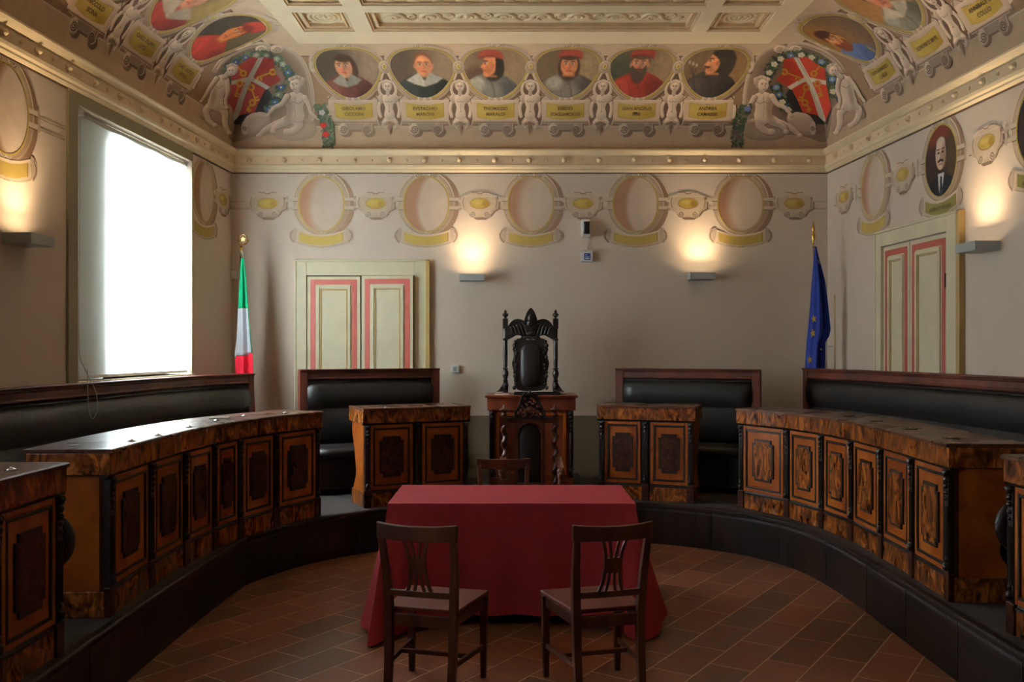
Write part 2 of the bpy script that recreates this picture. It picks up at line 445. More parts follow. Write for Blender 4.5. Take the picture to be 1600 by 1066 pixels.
# cornice: three runs, each a swept moulding with painted bosses
def cornice(name, path, inward):
    s = inward
    prof = [(0,3.70),(.02*s,3.70),(.035*s,3.72),(.035*s,3.735),(.05*s,3.75),(.055*s,3.775),(.03*s,3.785),(.03*s,3.875),(.05*s,3.885),(.07*s,3.905),(.085*s,3.925),(.085*s,3.94),(.06*s,3.952),(0,3.955)]
    o = structure(name, MB().sweep(path, prof), M['cream'])
    bd = MB().sweep(path, [(.0,3.79),(.033*s,3.79),(.033*s,3.87),(.0,3.87)]).build('frieze_band', M['cornice_band'], o)
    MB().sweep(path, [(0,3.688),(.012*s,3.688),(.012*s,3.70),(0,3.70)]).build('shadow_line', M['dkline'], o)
    return o
def ring_boss(r):
    return MB().lathe([(r*1.15,0),(r*1.1,.006),(r*.8,.012),(r*.85,r*.7),(r*.5,r*1.3),(.001,r*1.5)], n=12)
boss_me = {}
def add_bosses(cor, fn, ts, rot):
    for i, t in enumerate(ts):
        r = .026 if i % 2 == 0 else .012
        if r not in boss_me:
            boss_me[r] = None
            o = ring_boss(r).build('boss', M['cream'], cor, smooth=True); boss_me[r] = o
        else:
            o = boss_me[r].copy(); C.objects.link(o); o.parent = cor
        p = fn(t); o.location = p; o.rotation_euler = rot
cb = cornice('trim_1', [(wl(YB), YB), (wr(YB), YB)], 1)
add_bosses(cb, lambda t: (t, YB-.033, 3.83), [-2.86+.1905*k for k in range(33)], (PI/2, 0, 0))
cl_ = cornice('trim_2', [(wl(YF), YF), (wl(YB), YB)], 1)
add_bosses(cl_, lambda t: (wl(t)+.033, t, 3.83), [9.75-.1905*k for k in range(25)], (0, PI/2, 0))
cr_ = cornice('trim_3', [(wr(YB), YB), (wr(YF), YF)], 1)
add_bosses(cr_, lambda t: (wr(t)-.033, t, 3.83), [9.7-.1905*k for k in range(21)], (0, -PI/2, 0))
cornice('trim_4', [(wr(YF), YF), (wl(YF), YF)], 1)
# painted dado on the back wall with its dark line
structure('trim_5', MB().box(-3.06, 3.44, YB-.006, YB, .0, 1.03).box(-3.06, 3.44, YB-.010, YB, 1.03, 1.045), M['dado'])
structure('baseboard_back', MB().box(-3.06, 3.44, YB-.03, YB-.006, .37, .47), M['dado'])
# ------------------------------------------------------------------ painting: brush strokes laid on fine mesh patches
class Canvas:
    def __init__(s, x0, x1, y0, y1, res=.7):
        s.xs = np.arange(x0, x1+res*.5, res); s.ys = np.arange(y0, y1+res*.5, res)
        s.X, s.Y = np.meshgrid(s.xs, s.ys); s.res = res
        s.rgb = np.zeros(s.X.shape+(3,), np.float32); s.a = np.zeros(s.X.shape, np.float32)
    def put(s, m, col, op=1.0):
        m = np.clip(m, 0, 1)*op; col = np.asarray(col, np.float32)
        k = (m/np.maximum(m+s.a*(1-m), 1e-6))[..., None]
        s.rgb = s.rgb*(1-k)+col*k; s.a = m+s.a*(1-m); return s
    def tint(s, m, col, op=1.0):       # paints only over what is already painted
        m = (np.clip(m, 0, 1)*op)[..., None]
        s.rgb = s.rgb*(1-m)+np.asarray(col, np.float32)*m; return s
    def rot(s, cx, cy, a):
        c, n = math.cos(a), math.sin(a); dx = s.X-cx; dy = s.Y-cy
        return dx*c+dy*n, -dx*n+dy*c
    def ell(s, cx, cy, rx, ry, a=0, soft=.5):
        u, v = s.rot(cx, cy, a); q = np.sqrt((u/rx)**2+(v/ry)**2)
        return np.clip((1-q)*min(rx, ry)/max(soft, .05)+.5, 0, 1)
    def poly(s, pts):
        ins = np.zeros(s.X.shape, bool); n = len(pts)
        for i in range(n):
            x1, y1 = pts[i]; x2, y2 = pts[(i+1) % n]
            if y1 == y2: continue
            c = ((y1 > s.Y) != (y2 > s.Y)) & (s.X < (x2-x1)*(s.Y-y1)/(y2-y1)+x1)
            ins ^= c
        return ins.astype(np.float32)
    def blur(s, a, r):
        n = max(1, int(round(r/s.res)))
        for _ in range(2):
            for ax in (0, 1):
                c = np.cumsum(np.pad(a, [(n+1, n) if k == ax else (0, 0) for k in (0, 1)], mode='edge'), axis=ax)
                a = (np.take(c, range(2*n+1, c.shape[ax]), axis=ax)-np.take(c, range(0, c.shape[ax]-2*n-1), axis=ax))/(2*n+1)
        return a
    def model(s, m, r=3, amp=70):
        # rounds a painted body with light and dark pigment, as the fresco does
        h = s.blur(m.astype(np.float64), r); gy, gx = np.gradient(h, s.res)
        g = (gx*.55+gy*.83)*r*(m > .3)
        s.rgb = np.clip(s.rgb+(g*amp)[..., None]*np.array([1, .93, .86]), 0, 255).astype(np.float32)
        return s
    def solid(s, m, col, r=3, amp=70): s.put(m, col); return s.model(m, r, amp)
    def line(s, pts, w, w1=None):
        out = np.zeros(s.X.shape, np.float32); n = len(pts)-1
        for i in range(n):
            x1, y1 = pts[i]; x2, y2 = pts[i+1]; L = max((x2-x1)**2+(y2-y1)**2, 1e-9)
            t = np.clip(((s.X-x1)*(x2-x1)+(s.Y-y1)*(y2-y1))/L, 0, 1)
            d = np.sqrt((s.X-x1-t*(x2-x1))**2+(s.Y-y1-t*(y2-y1))**2)
            ww = w if w1 is None else w+(w1-w)*(i+t)/n
            out = np.maximum(out, np.clip((ww/2-d)/.5+.5, 0, 1))
        return out
    def box(s, x0, x1, y0, y1):
        return ((s.X >= x0) & (s.X <= x1) & (s.Y >= y0) & (s.Y <= y1)).astype(np.float32)

def patch(name, cv, fmap, parent=None, origin=(0,0,0), mat=None):
    """mesh of the painted part of a canvas, laid on a surface by fmap(x, y) -> points"""
    ok = cv.a > .45
    q = ok[:-1, :-1] & ok[1:, :-1] & ok[:-1, 1:] & ok[1:, 1:]
    ny, nx = ok.shape; idx = np.arange(ny*nx).reshape(ny, nx)
    j, i = np.nonzero(q)
    faces = np.stack([idx[j, i], idx[j+1, i], idx[j+1, i+1], idx[j, i+1]], 1)
    used = np.unique(faces); rem = np.zeros(ny*nx, np.int64); rem[used] = np.arange(len(used)); faces = rem[faces]
    P = fmap(cv.X.ravel()[used], cv.Y.ravel()[used])-np.asarray(origin, float)
    me = bpy.data.meshes.new(name)
    me.vertices.add(len(used)); me.vertices.foreach_set('co', P.astype(np.float32).ravel())
    nf = len(faces); me.loops.add(nf*4); me.polygons.add(nf)
    me.loops.foreach_set('vertex_index', faces.astype(np.int32).ravel())
    me.polygons.foreach_set('loop_start', np.arange(0, nf*4, 4, dtype=np.int32))
    me.polygons.foreach_set('loop_total', np.full(nf, 4, np.int32))
    me.update(calc_edges=True)
    paint_attr(me, cv.rgb.reshape(-1, 3)[used])
    me.materials.append(mat or M['paint'])
    o = bpy.data.objects.new(name, me); C.objects.link(o)
    if parent: o.parent = parent
    return o

# picture rows of the back cove -> angle on the curve (a table), so that a motif is laid out once and used on every side
_th = np.linspace(0, PI/2, 2000)
_z = Z0+RV*np.sin(_th); _y = YB-RB*(1-np.cos(_th))
_row = HOR-F*(_z-HC)/_y
def th_of_row(r): return np.interp(-np.asarray(r, float), -_row, _th)
def wide_of_row(r): th = th_of_row(r); return (YB-RB*(1-np.cos(th)))/F
def cove_map(side, u0, off=.004):
    def f(x, y):
        th = th_of_row(y); k = 1-np.cos(th); du = x*wide_of_row(y)
        z = Z0+RV*np.sin(th)-off*np.sin(th)
        if side == 'back':
            return np.stack([u0+du, YB-RB*k-off*np.cos(th), z], 1)
        if side == 'left':
            Y = u0+du; return np.stack([-3.741+.0678*Y+RSL*k+off*np.cos(th), Y, z], 1)
        Y = u0-du; return np.stack([4.147-.0699*Y-RSR*k-off*np.cos(th), Y, z], 1)
    return f
PXM = YB/F
def wall_map(side, u0, off=.004):
    def f(x, y):
        z = HC+(HOR-y)*PXM; du = x*PXM
        if side == 'back': return np.stack([u0+du, np.full_like(z, YB-off), z], 1)
        if side == 'left':
            Y = u0+du; return np.stack([-3.741+.0678*Y+off, Y, z], 1)
        Y = u0-du; return np.stack([4.147-.0699*Y-off, Y, z], 1)
    return f
def lettering(txt, cx, cy, h, fmap, parent, origin, maxw=None):
    cu = bpy.data.curves.new('lettering', 'FONT'); cu.body = txt; cu.align_x = 'CENTER'; cu.align_y = 'CENTER'; cu.size = h; cu.resolution_u = 3
    cu.offset = h*.02
    to = bpy.data.objects.new('tmp', cu); C.objects.link(to)
    dg = bpy.context.evaluated_depsgraph_get(); dg.update()
    me = bpy.data.meshes.new_from_object(to.evaluated_get(dg))
    bpy.data.objects.remove(to); n = len(me.vertices)
    co = np.zeros(n*3, np.float32); me.vertices.foreach_get('co', co); co = co.reshape(-1, 3)
    w = co[:, 0].max()-co[:, 0].min(); s = 1 if not maxw or w < maxw else maxw/w
    P = fmap(cx+co[:, 0]*s, cy-co[:, 1])-np.asarray(origin, float)
    me.vertices.foreach_set('co', P.astype(np.float32).ravel()); me.update()
    me.name = 'lettering'; me.materials.clear(); me.materials.append(M['ink'])
    o = bpy.data.objects.new('lettering', me); C.objects.link(o); o.parent = parent
    return o

ST = (190,166,144); STL = (212,190,168); STD = (128,102,80); SHD = (74,52,38); YEL = (178,150,74); YELD = (134,104,42)
def spiral(cx, cy, r, turns=1.6, sgn=1, a0=0, n=26):
    return [(cx+sgn*r*(1-.85*t)*math.cos(a0+turns*2*PI*t), cy+r*(1-.85*t)*math.sin(a0+turns*2*PI*t)) for t in [i/n for i in range(n+1)]]

MED = smooth_curve([(0,76),(22,77.5),(38,83.5),(47,93),(49,105),(45,118),(36,132),(24,144),(11,151),(0,152.5),(-11,151),(-24,144),(-36,132),(-45,118),(-49,105),(-47,93),(-38,83.5),(-22,77.5)], 5, True)
def grow(pts, k, cy=112, ky=None):
    ky = ky or k
    return [(x*k, cy+(y-cy)*ky) for x, y in pts]

def portrait_canvas(p):
    cv = Canvas(-50, 50, 74, 154, .62)
    m = cv.poly(MED); bg = p.get('bg', (96,78,60)); bg2 = p.get('bg2', (150,124,98))
    cv.put(m, bg)
    t = np.clip((cv.X*p.get('bgdir', 1)+20)/50, 0, 1)
    cv.tint(m*t, bg2, .9)
    if p.get('bgspot'): cv.tint(cv.ell(*p['bgspot'], 0, 10), p.get('bgspotcol', (66,60,44)), .8)
    k_ = p.get('zoom', 1.52); X_, Y_ = cv.X, cv.Y
    hx, hy = p.get('head', (0, 104)); cv.X = X_/k_+hx*(1-1/k_)*.6; cv.Y = 103+(Y_-hy)/k_; hy = 103; d = p.get('dir', 0)      # dir -1 looks left, 1 right, 0 ahead
    skin = tuple(min(255, c*1.04+4) for c in p.get('skin', (206,140,104))); r = p.get('robe', (60,56,48))
    # shoulders
    sh = p.get('shoulder', 117); w = p.get('sw', 31)
    body = smooth_curve([(hx-5, sh-7),(hx-w*.55, sh-2),(hx-w*.85, sh+5),(hx-w, sh+18),(hx-w-2, sh+40),(hx+w+2, sh+40),(hx+w, sh+18),(hx+w*.85, sh+5),(hx+w*.55, sh-2),(hx+5, sh-7)], 4, True)
    b = cv.poly(body)*m; cv.tint(b, r)
    cv.tint(b*cv.ell(hx-w*.55, sh+12, w*.35, 12, .5, 6), tuple(min(255, c*1.28+8) for c in r), .7)
    cv.tint(b*cv.ell(hx+w*.7, sh+18, w*.4, 18, -.4, 8), tuple(c*.62 for c in r), .7)
    for k in range(5):
        x = hx-w*.6+k*w*.3
        cv.tint(b*cv.line([(x, sh+6), (x+3, sh+16), (x-2, sh+30)], 1.1), tuple(c*.7 for c in r), .6)
    if p.get('armor'):
        cv.tint(b*cv.ell(hx-w*.45, sh+4, 9, 7, .4, 4), (190,180,160), .75)
        cv.tint(b*cv.ell(hx+2, sh+14, 10, 10, 0, 6), (140,130,112), .6)
        cv.tint(b*cv.line(smooth_curve([(hx-w*.1, sh-3),(hx+w*.1, sh+10),(hx+w*.15, sh+30)]), 1.2), (66,56,48), .8)
        cv.tint(b*cv.line(smooth_curve([(hx+w*.5, sh-2),(hx+w*.7, sh+10),(hx+w*.62, sh+26)]), 1.2), (66,56,48), .8)
    # neck, hair behind
    hc = p.get('hair', (56,38,26)); 
    if p.get('longhair'):
        cv.tint(m*cv.ell(hx-d*3, hy+2, 11.5, 14, 0, 1), hc)
    cv.tint(m*cv.poly([(hx-5, hy+6), (hx+5, hy+6), (hx+7, sh-2), (hx-7, sh-2)]), tuple(c*.78 for c in skin))
    # head
    if d == 0 or abs(d) < 1:
        cv.tint(m*cv.ell(hx, hy-2.5, 10, 11.5, 0, .7), hc)
        cv.tint(m*cv.ell(hx+d*2, hy, 8.7, 10.8, 0, .7), skin)
        for s_ in (-1, 1): cv.tint(m*cv.ell(hx+d*2+s_*8.8, hy+.5, 1.5, 2.8, 0, .5)*(0 if p.get('longhair') else 1), tuple(c*.86 for c in skin))
        cv.tint(m*cv.ell(hx+d*2+4, hy+2, 4.5, 9, 0, 3), tuple(c*.78 for c in skin), .6)
        cv.tint(m*cv.ell(hx+d*2-3, hy+3, 2.6, 2.2, 0, 2), (214,112,84), .5)
        cv.tint(m*cv.ell(hx+d*3, hy-6, 5, 2.5, 0, 2), tuple(min(255, c*1.12) for c in skin), .7)
        for sx in (-1, 1):
            ex = hx+d*3+sx*3.4
            cv.tint(cv.ell(ex, hy-1.6, 1.9, 1.1, 0, .5), (232,214,190)); cv.tint(cv.ell(ex+d*.4, hy-1.6, .9, 1.0, 0, .4), (40,26,20))
            cv.tint(cv.line([(ex-2.1, hy-3.4), (ex, hy-4.1), (ex+2.1, hy-3.4)], .9), tuple(c*.8 for c in hc))
        cv.tint(cv.line([(hx+d*3+.6, hy-2), (hx+d*3+1.4, hy+2.6), (hx+d*3-.4, hy+3.2)], .9), (150,84,58), .8)
        cv.tint(cv.line([(hx+d*3-2.4, hy+6), (hx+d*3, hy+5.6), (hx+d*3+2.6, hy+6)], 1.1), (164,66,52))
        if not p.get('bald'):
            cv.tint(m*cv.ell(hx-d*1, hy-9, 9.2, 4.2, 0, .7), hc)
    else:
        cv.tint(m*cv.ell(hx-d*4, hy-2, 10, 12, 0, .7), hc)
        prof = smooth_curve([(hx-d*5, hy-10), (hx+d*3, hy-10.5), (hx+d*6.5, hy-7), (hx+d*7, hy-3.5), (hx+d*10.5, hy+1.5), (hx+d*8, hy+2.6), (hx+d*8.6, hy+4.6), (hx+d*7.4, hy+6), (hx+d*7.6, hy+9), (hx+d*4.5, hy+11), (hx-d*1, hy+9.5), (hx-d*5, hy+4)], 4, True)
        cv.tint(m*cv.poly(prof), skin)
        cv.tint(m*cv.ell(hx, hy+5, 5, 5, 0, 3), tuple(c*.82 for c in skin), .6)
        cv.tint(cv.ell(hx+d*4.6, hy-2.5, 1.6, 1, 0, .5), (226,206,184)); cv.tint(cv.ell(hx+d*5.2, hy-2.5, .8, .9, 0, .4), (40,26,20))
        cv.tint(cv.line([(hx+d*2.6, hy-4.8), (hx+d*6.4, hy-4.8)], 1), tuple(c*.7 for c in hc))
        cv.tint(cv.line([(hx+d*5, hy+5.3), (hx+d*8, hy+4.9)], .9), (160,64,50))
        cv.tint(cv.ell(hx-d*2.8, hy, 1.8, 2.6, 0, .5), (190,104,76))
    if p.get('beard'):
        bx = hx+d*3
        cv.tint(m*cv.poly(smooth_curve([(bx-7.5, hy+1), (bx-4, hy+4.2), (bx, hy+4), (bx+4, hy+4.2), (bx+7.5, hy+1), (bx+8, hy+10), (bx+p['beard']*.3, hy+10+p['beard']), (bx-p['beard']*.3, hy+10+p['beard']), (bx-8, hy+10)], 4, True)), p.get('beardcol', (74,56,44)))
        cv.tint(cv.line([(bx-2.2, hy+6.2), (bx+2.2, hy+6.2)], 1), (150,70,56))
    if p.get('moustache'):
        cv.tint(cv.line([(hx+d*4, hy+4), (hx+d*8.6, hy+3.6)], 1.4), hc)
    if p.get('collar'):
        c = p['collar']; k = p.get('cw', 1)
        cv.tint(m*cv.poly([(hx-6*k, hy+7), (hx-19*k, hy+15), (hx-11*k, hy+19), (hx, hy+22+4*(k-1)), (hx+1, hy+17)]), c)
        cv.tint(m*cv.poly([(hx+6*k, hy+7), (hx+19*k, hy+13), (hx+12*k, hy+18), (hx, hy+22+4*(k-1)), (hx-1, hy+17)]), tuple(x*.86 for x in c))
    if p.get('cap'):
        c = p['cap']; hh = hy-11
        cv.tint(m*cv.poly(smooth_curve([(hx-12, hh+3), (hx-10, hh-3), (hx-2, hh-6), (hx+8, hh-5), (hx+13, hh-1), (hx+12, hh+4), (hx, hh+1.5)], 4, True)), c)
        cv.tint(m*cv.line(smooth_curve([(hx-12, hh+3), (hx, hh+1), (hx+12, hh+4)]), 1.4), tuple(x*.72 for x in c))
    if p.get('hood'):
        cv.tint(m*cv.poly(smooth_curve([(hx-d*2, hy-14), (hx-d*14, hy-13), (hx-d*21, hy-4), (hx-d*19, hy+10), (hx-d*10, hy+16), (hx-d*7, hy+4), (hx-d*3, hy-4), (hx+d*4, hy-9), (hx+d*5, hy-12)], 4, True)), p['hood'])
    if p.get('brushes'):
        for k in range(3):
            cv.tint(m*cv.line([(-20, 118), (-28+k*4, 104+k*1.5)], .7), (60,44,34)); cv.tint(m*cv.ell(-28+k*4, 102+k*1.5, .9, 2.2, -.2), (206,196,176))
    if p.get('cross'):
        x, y = p['cross']; cv.tint(m*cv.line([(x-8, y-12), (x+6, y+14)], 2.6), YEL); cv.tint(m*cv.line([(x-9, y+6), (x+9, y-3)], 2.6), YEL)
    cv.X, cv.Y = X_, Y_
    rs_ = np.random.RandomState(int(abs(p['x'])*10) % 9999)
    br = cv.blur(rs_.rand(*cv.X.shape), 1.6); br = (br-br.mean())/max(br.std(), 1e-6)
    cv.rgb = np.stack([cv.blur(cv.rgb[..., k_].astype(np.float64), .62) for k_ in range(3)], 2).astype(np.float32)*(1+.035*br[..., None]).astype(np.float32)
    cv.model(m*(cv.a > .5), 1.2, 10); cv.a = m.copy(); return cv

def frame_canvas(seed=0):
    cv = Canvas(-60, 60, 62, 216, .62)
    out = grow(MED, 1.215, 112, 1.2)
    # backing strap that joins frame and name panel, painted shadow beside it
    cv.put(cv.poly([(-40,150),(40,150),(40,195),(-40,195)]), ST)
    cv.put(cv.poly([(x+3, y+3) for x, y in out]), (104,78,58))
    cv.put(cv.poly([(-40,160),(40,160),(44,196),(-44,196)]), STD)
    for s in (-1, 1): cv.put(cv.ell(s*18+4, 206, 10, 9), (108,84,64))
    cv.put(cv.poly([(-24,196),(30,196),(28,206),(-20,206)]), (108,84,64))
    cv.solid(cv.poly(out), ST, 4, 60)
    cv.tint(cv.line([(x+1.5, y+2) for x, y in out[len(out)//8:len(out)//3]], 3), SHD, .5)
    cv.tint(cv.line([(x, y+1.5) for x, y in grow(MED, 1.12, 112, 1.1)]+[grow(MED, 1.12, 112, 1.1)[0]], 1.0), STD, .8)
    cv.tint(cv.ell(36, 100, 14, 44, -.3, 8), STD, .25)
    # scrolls on the crown
    for s in (-1, 1):
        cv.tint(cv.line(spiral(s*6+4, 70, 5, 1.4, s), 1.2), STD, .9)
        cv.put(cv.line(smooth_curve([(s*4, 70), (s*26, 66), (s*46, 76), (s*57, 92)]), 2.6, 1.2), STL)
        cv.put(cv.line([(s*56, 98), (s*60, 104), (s*56, 110)], 6), STL)
    # name panel with rolled ends
    cv.solid(cv.poly([(-37,156),(37,156),(39,160),(39,190),(34,193),(-34,193),(-39,190),(-39,160)]), (200,174,150), 2.5, 60)
    cv.tint(cv.line([(-38,157),(38,157)], 1.4), STL); cv.tint(cv.line([(-38,191),(38,191)], 1.6), STD)
    for s in (-1, 1):
        cv.put(cv.poly([(s*39,163),(s*46,164),(s*47,184),(s*39,186)]), STL)
        cv.put(cv.line([(s*44,164),(s*45.5,170),(s*45.5,182)], 2.2), SHD); cv.tint(cv.line([(s*41.5,166),(s*41.5,183)], 1.2), (220,204,186))
        cv.tint(cv.line([(s*34,150),(s*40,156),(s*40,162)], 1.2), SHD)
        # volutes below
        cv.put(cv.poly([(s*8,193),(s*26,193),(s*27,203),(s*22,210),(s*14,210),(s*9,203)]), STD)
        cv.solid(cv.ell(s*18, 202, 8.5, 9.5), ST if s < 0 else (150,124,102), 3, 70); cv.tint(cv.line(spiral(s*18, 202, 6, 1.8, s, .4), 1.3), SHD if s < 0 else (70,52,42))
        cv.tint(cv.line([(s*26, 194), (s*26.5, 204), (s*21, 209)], 1.5), STL, .8)
    cv.put(cv.poly([(-14,193),(14,193),(12,203),(-12,203)]), (146,124,104))
    # yellow bead round the picture
    cv.put(cv.line([(x, y) for x, y in grow(MED, 1.045, 112, 1.045)]+[grow(MED, 1.045, 112, 1.045)[0]], 2.6), YEL)
    cv.tint(cv.line([(x+1.2, y+1.2) for x, y in grow(MED, 1.06, 112, 1.06)]+[grow(MED, 1.06, 112, 1.06)[0]], .9), YELD, .8)
    for s in (-1, 1):
        cv.put(cv.ell(s*5, 153.5, 6, 4), STL); cv.tint(cv.line(spiral(s*5, 153.5, 3.2, 1.3, s), .9), STD)
    return cv
def plate_canvas():
    cv = Canvas(-32, 32, 158, 188, .62)
    cv.put(cv.poly(smooth_curve([(-30,160),(-15,162.5),(0,163.5),(15,162.5),(30,160)], 4)+smooth_curve([(30,183),(15,186),(0,187),(-15,186),(-30,183)], 4)), YEL)
    cv.tint(cv.line([(29.5,160),(29.5,183)], 1.5), (120,92,40)); cv.tint(cv.line(smooth_curve([(30,183),(15,186),(0,187),(-15,186),(-30,183)]), 1.5), (120,92,40))
    cv.tint(cv.ell(-16, 170, 16, 8, 0, 8), (194,166,92), .5); cv.tint(cv.ell(22, 180, 16, 8, 0, 8), (150,118,44), .6)
    return cv
def putto_canvas(seed=0):
    cv = Canvas(-21, 21, 92, 216, .62)
    cv.put(cv.poly([(-2,110),(2,110),(17,150),(19,192),(-19,192),(-17,150)]), (92,68,50))
    for s in (-1, 1):
        cv.solid(cv.line(smooth_curve([(s*14,160),(s*16,170),(s*14,182)]), 5), STL, 2, 80)
        # leaf skirt and side scrolls
        cv.solid(cv.line(smooth_curve([(s*2,196), (s*10, 200), (s*17, 196), (s*19, 188)]), 4.5, 2.5), ST, 2, 80)
        for k in range(5):
            cv.solid(cv.line(smooth_curve([(s*.5,178+k*2.4), (s*(5+k*1.8), 182+k*3.4), (s*(13-k*2.4), 191+k*3.4)]), 5.4, 1.6), STL if k % 2 else ST, 2, 90)
        # raised arms holding the frames
        cv.solid(cv.line(smooth_curve([(s*3,151), (s*9,149), (s*13, 142), (s*12, 133), (s*9,128)]), 6, 3.6), STL, 2.2, 90)
        cv.solid(cv.poly(smooth_curve([(s*5,150),(s*12,147),(s*17,152),(s*13,160),(s*7,160)], 4, True)), ST, 2.5, 80)
    cv.solid(cv.poly([(-4,194),(4,194),(2,206),(0,213),(-2,206)]), STD, 2, 60)
    cv.solid(cv.poly(smooth_curve([(-8,149),(0,147),(8,149),(8.5,158),(6,168),(8,178),(6,186),(-6,186),(-8,178),(-6,168),(-8.5,158)], 4, True)), STL, 3.5, 85)
    cv.tint(cv.line(smooth_curve([(-5.5,157),(-3,159.5),(0,158),(3,159.5),(5.5,157)]), .9), STD, .85); cv.tint(cv.line([(0,160),(.3,172)], .8), STD, .6); cv.tint(cv.ell(0, 174, .9, .9), SHD)
    cv.solid(cv.ell(0, 145, 3.2, 5), ST, 1.5, 60)
    cv.put(cv.ell(0, 133.5, 9.5, 9.5), (100,76,58)); cv.solid(cv.ell(0, 133, 8, 8.4), ST, 2.5, 80); cv.solid(cv.ell(.4, 135.5, 6, 7.4), (220,198,176), 2.5, 70)
    for k in range(5): cv.solid(cv.ell(-6+k*3, 127.4-(2-abs(k-2)), 2.6, 2.4), STL, 1.2, 60)
    for s in (-1, 1): cv.tint(cv.ell(s*2.4+.3, 134.2, 1.4, .8), (92,66,52)); cv.tint(cv.line([(s*1.2, 132.2), (s*3.8, 132.2)], .7), (140,112,90))
    cv.tint(cv.line([(-1.6,139.6),(2,139.6)], .9), (132,88,72)); cv.tint(cv.line([(.6,134),(1,137),(-.2,137.4)], .8), STD)
    # jewel knot above, between the frames
    cv.solid(cv.line([(-3,112),(-8,124)], 3.6), STL, 1.5, 70); cv.solid(cv.line([(3,112),(8,124)], 3.6), STL, 1.5, 70)
    cv.solid(cv.ell(0, 104, 9.5, 10.5), ST, 3, 80); cv.put(cv.ell(0, 103.5, 5, 6), STD); cv.solid(cv.ell(0, 103.3, 4.2, 5.2), (214,192,140), 2, 70); cv.put(cv.ell(0, 103, 2, 3.2), YEL)
    return cv

# the portraits of the back cove, left to right, then those of the two side coves
people = [
 dict(side='back', x=545, names=['GIROLAMO','CICCONI'], head=(-4,104), dir=-.6, hair=(62,42,28), longhair=1, robe=(92,52,40), collar=(150,140,124), cw=.8, bg=(70,58,44), bg2=(140,114,92),
      lab='fresco portrait of a person in brown robe with dark bobbed hair'),
 dict(side='back', x=660, names=['EVSTACHIO','MARONI'], head=(2,102), dir=0, hair=(120,70,42), bald=1, robe=(44,44,36), collar=(206,196,180), bg=(84,66,50), bg2=(142,116,90), skin=(214,140,98),
      lab='fresco portrait of a person in black with a wide white collar and receding hair'),
 dict(side='back', x=773.5, names=['THOMASSO','MARALDI'], head=(-6,102), dir=-1, hair=(44,36,26), longhair=1, robe=(104,98,88), armor=1, cap=(150,64,48), bg=(120,96,72), bg2=(152,122,92), bgspot=(-28,125,22,22), bgspotcol=(74,50,34), skin=(204,124,80),
      lab='fresco portrait of an armoured person in profile wearing a red cap'),
 dict(side='back', x=886, names=['EGIDIO','SCAGLIAMOROSI'], head=(2,101), dir=0, hair=(62,42,28), longhair=1, robe=(98,84,72), armor=1, cap=(156,66,48), bg=(104,82,58), bg2=(168,140,104), skin=(206,128,84),
      lab='fresco portrait of an armoured person in red cap facing forward'),
 dict(side='back', x=1001, names=['GIAN.ANGELO','FINI'], head=(-2,100), dir=-.3, hair=(90,64,46), robe=(142,52,38), cap=(150,62,46), beard=9, beardcol=(78,60,46), bg=(86,78,56), bg2=(160,130,96), bgspot=(-30,115,18,24), bgspotcol=(66,66,48),
      lab='fresco portrait of a bearded person in red robe and red hat'),
 dict(side='back', x=1115.5, names=['ANDREA','CAMASSEI'], head=(-2,98), dir=-1, hair=(40,32,26), robe=(64,54,48), sw=29, hood=(58,48,40), moustache=1, brushes=1, bg=(118,92,66), bg2=(150,112,72), skin=(214,140,92), collar=None,
      lab='fresco portrait of a moustached person in dark hood with brushes'),
 dict(side='right', x=8.50, names=['F.BERNARDINO SERV','CARDI'], head=(-18,108), dir=.3, hair=(70,34,18), robe=(104,118,160), cross=(12,134), beard=4, beardcol=(120,60,34), bg=(150,104,56), bg2=(104,80,60), skin=(224,150,88), 
      lab='fresco portrait of a bearded person in a blue robe with golden cross on right vault'),
 dict(side='right', x=7.70, names=['SCIPIONE O. MVTI'], head=(0,100), dir=0, hair=(90,60,36), robe=(120,110,88), armor=1, collar=(216,200,176), bg=(176,126,76), bg2=(160,112,66),
      lab='fresco portrait in grey armour cut by the top photo edge, right vault'),
 dict(side='right', x=6.90, names=['ANNIBALE D.','COLLIO'], head=(0,102), dir=-.5, hair=(60,40,28), robe=(70,50,40), bg=(120,90,60), bg2=(150,110,70),
      lab='fresco portrait nearest the top right corner, only its name plate in view'),
 dict(side='left', x=8.50, names=['CARD. GIORGIO','VITALI'], head=(4,100), dir=-.4, hair=(96,30,22), robe=(150,50,38), cap=(160,56,42), bg=(58,48,36), bg2=(86,70,46), skin=(206,116,62),
      lab='fresco portrait of a person in bright red robe and cap on left vault'),
 dict(side='left', x=7.70, names=['CARD. FILIPPO','LVIGI'], head=(0,100), dir=0, hair=(110,70,46), robe=(134,48,36), collar=(214,190,160), cw=1.3, bg=(70,58,40), bg2=(150,120,70),
      lab='fresco portrait of a person in red with a wide white mantle on left vault'),
 dict(side='left', x=6.90, names=['NICCOLO','SCINA'], head=(0,102), dir=-.5, hair=(60,40,28), robe=(70,50,40), bg=(60,50,36), bg2=(90,70,50),
      lab='fresco portrait nearest the top left corner, only its name plate in view'),
]
fcv = frame_canvas(); pcv = plate_canvas(); ucv = putto_canvas()
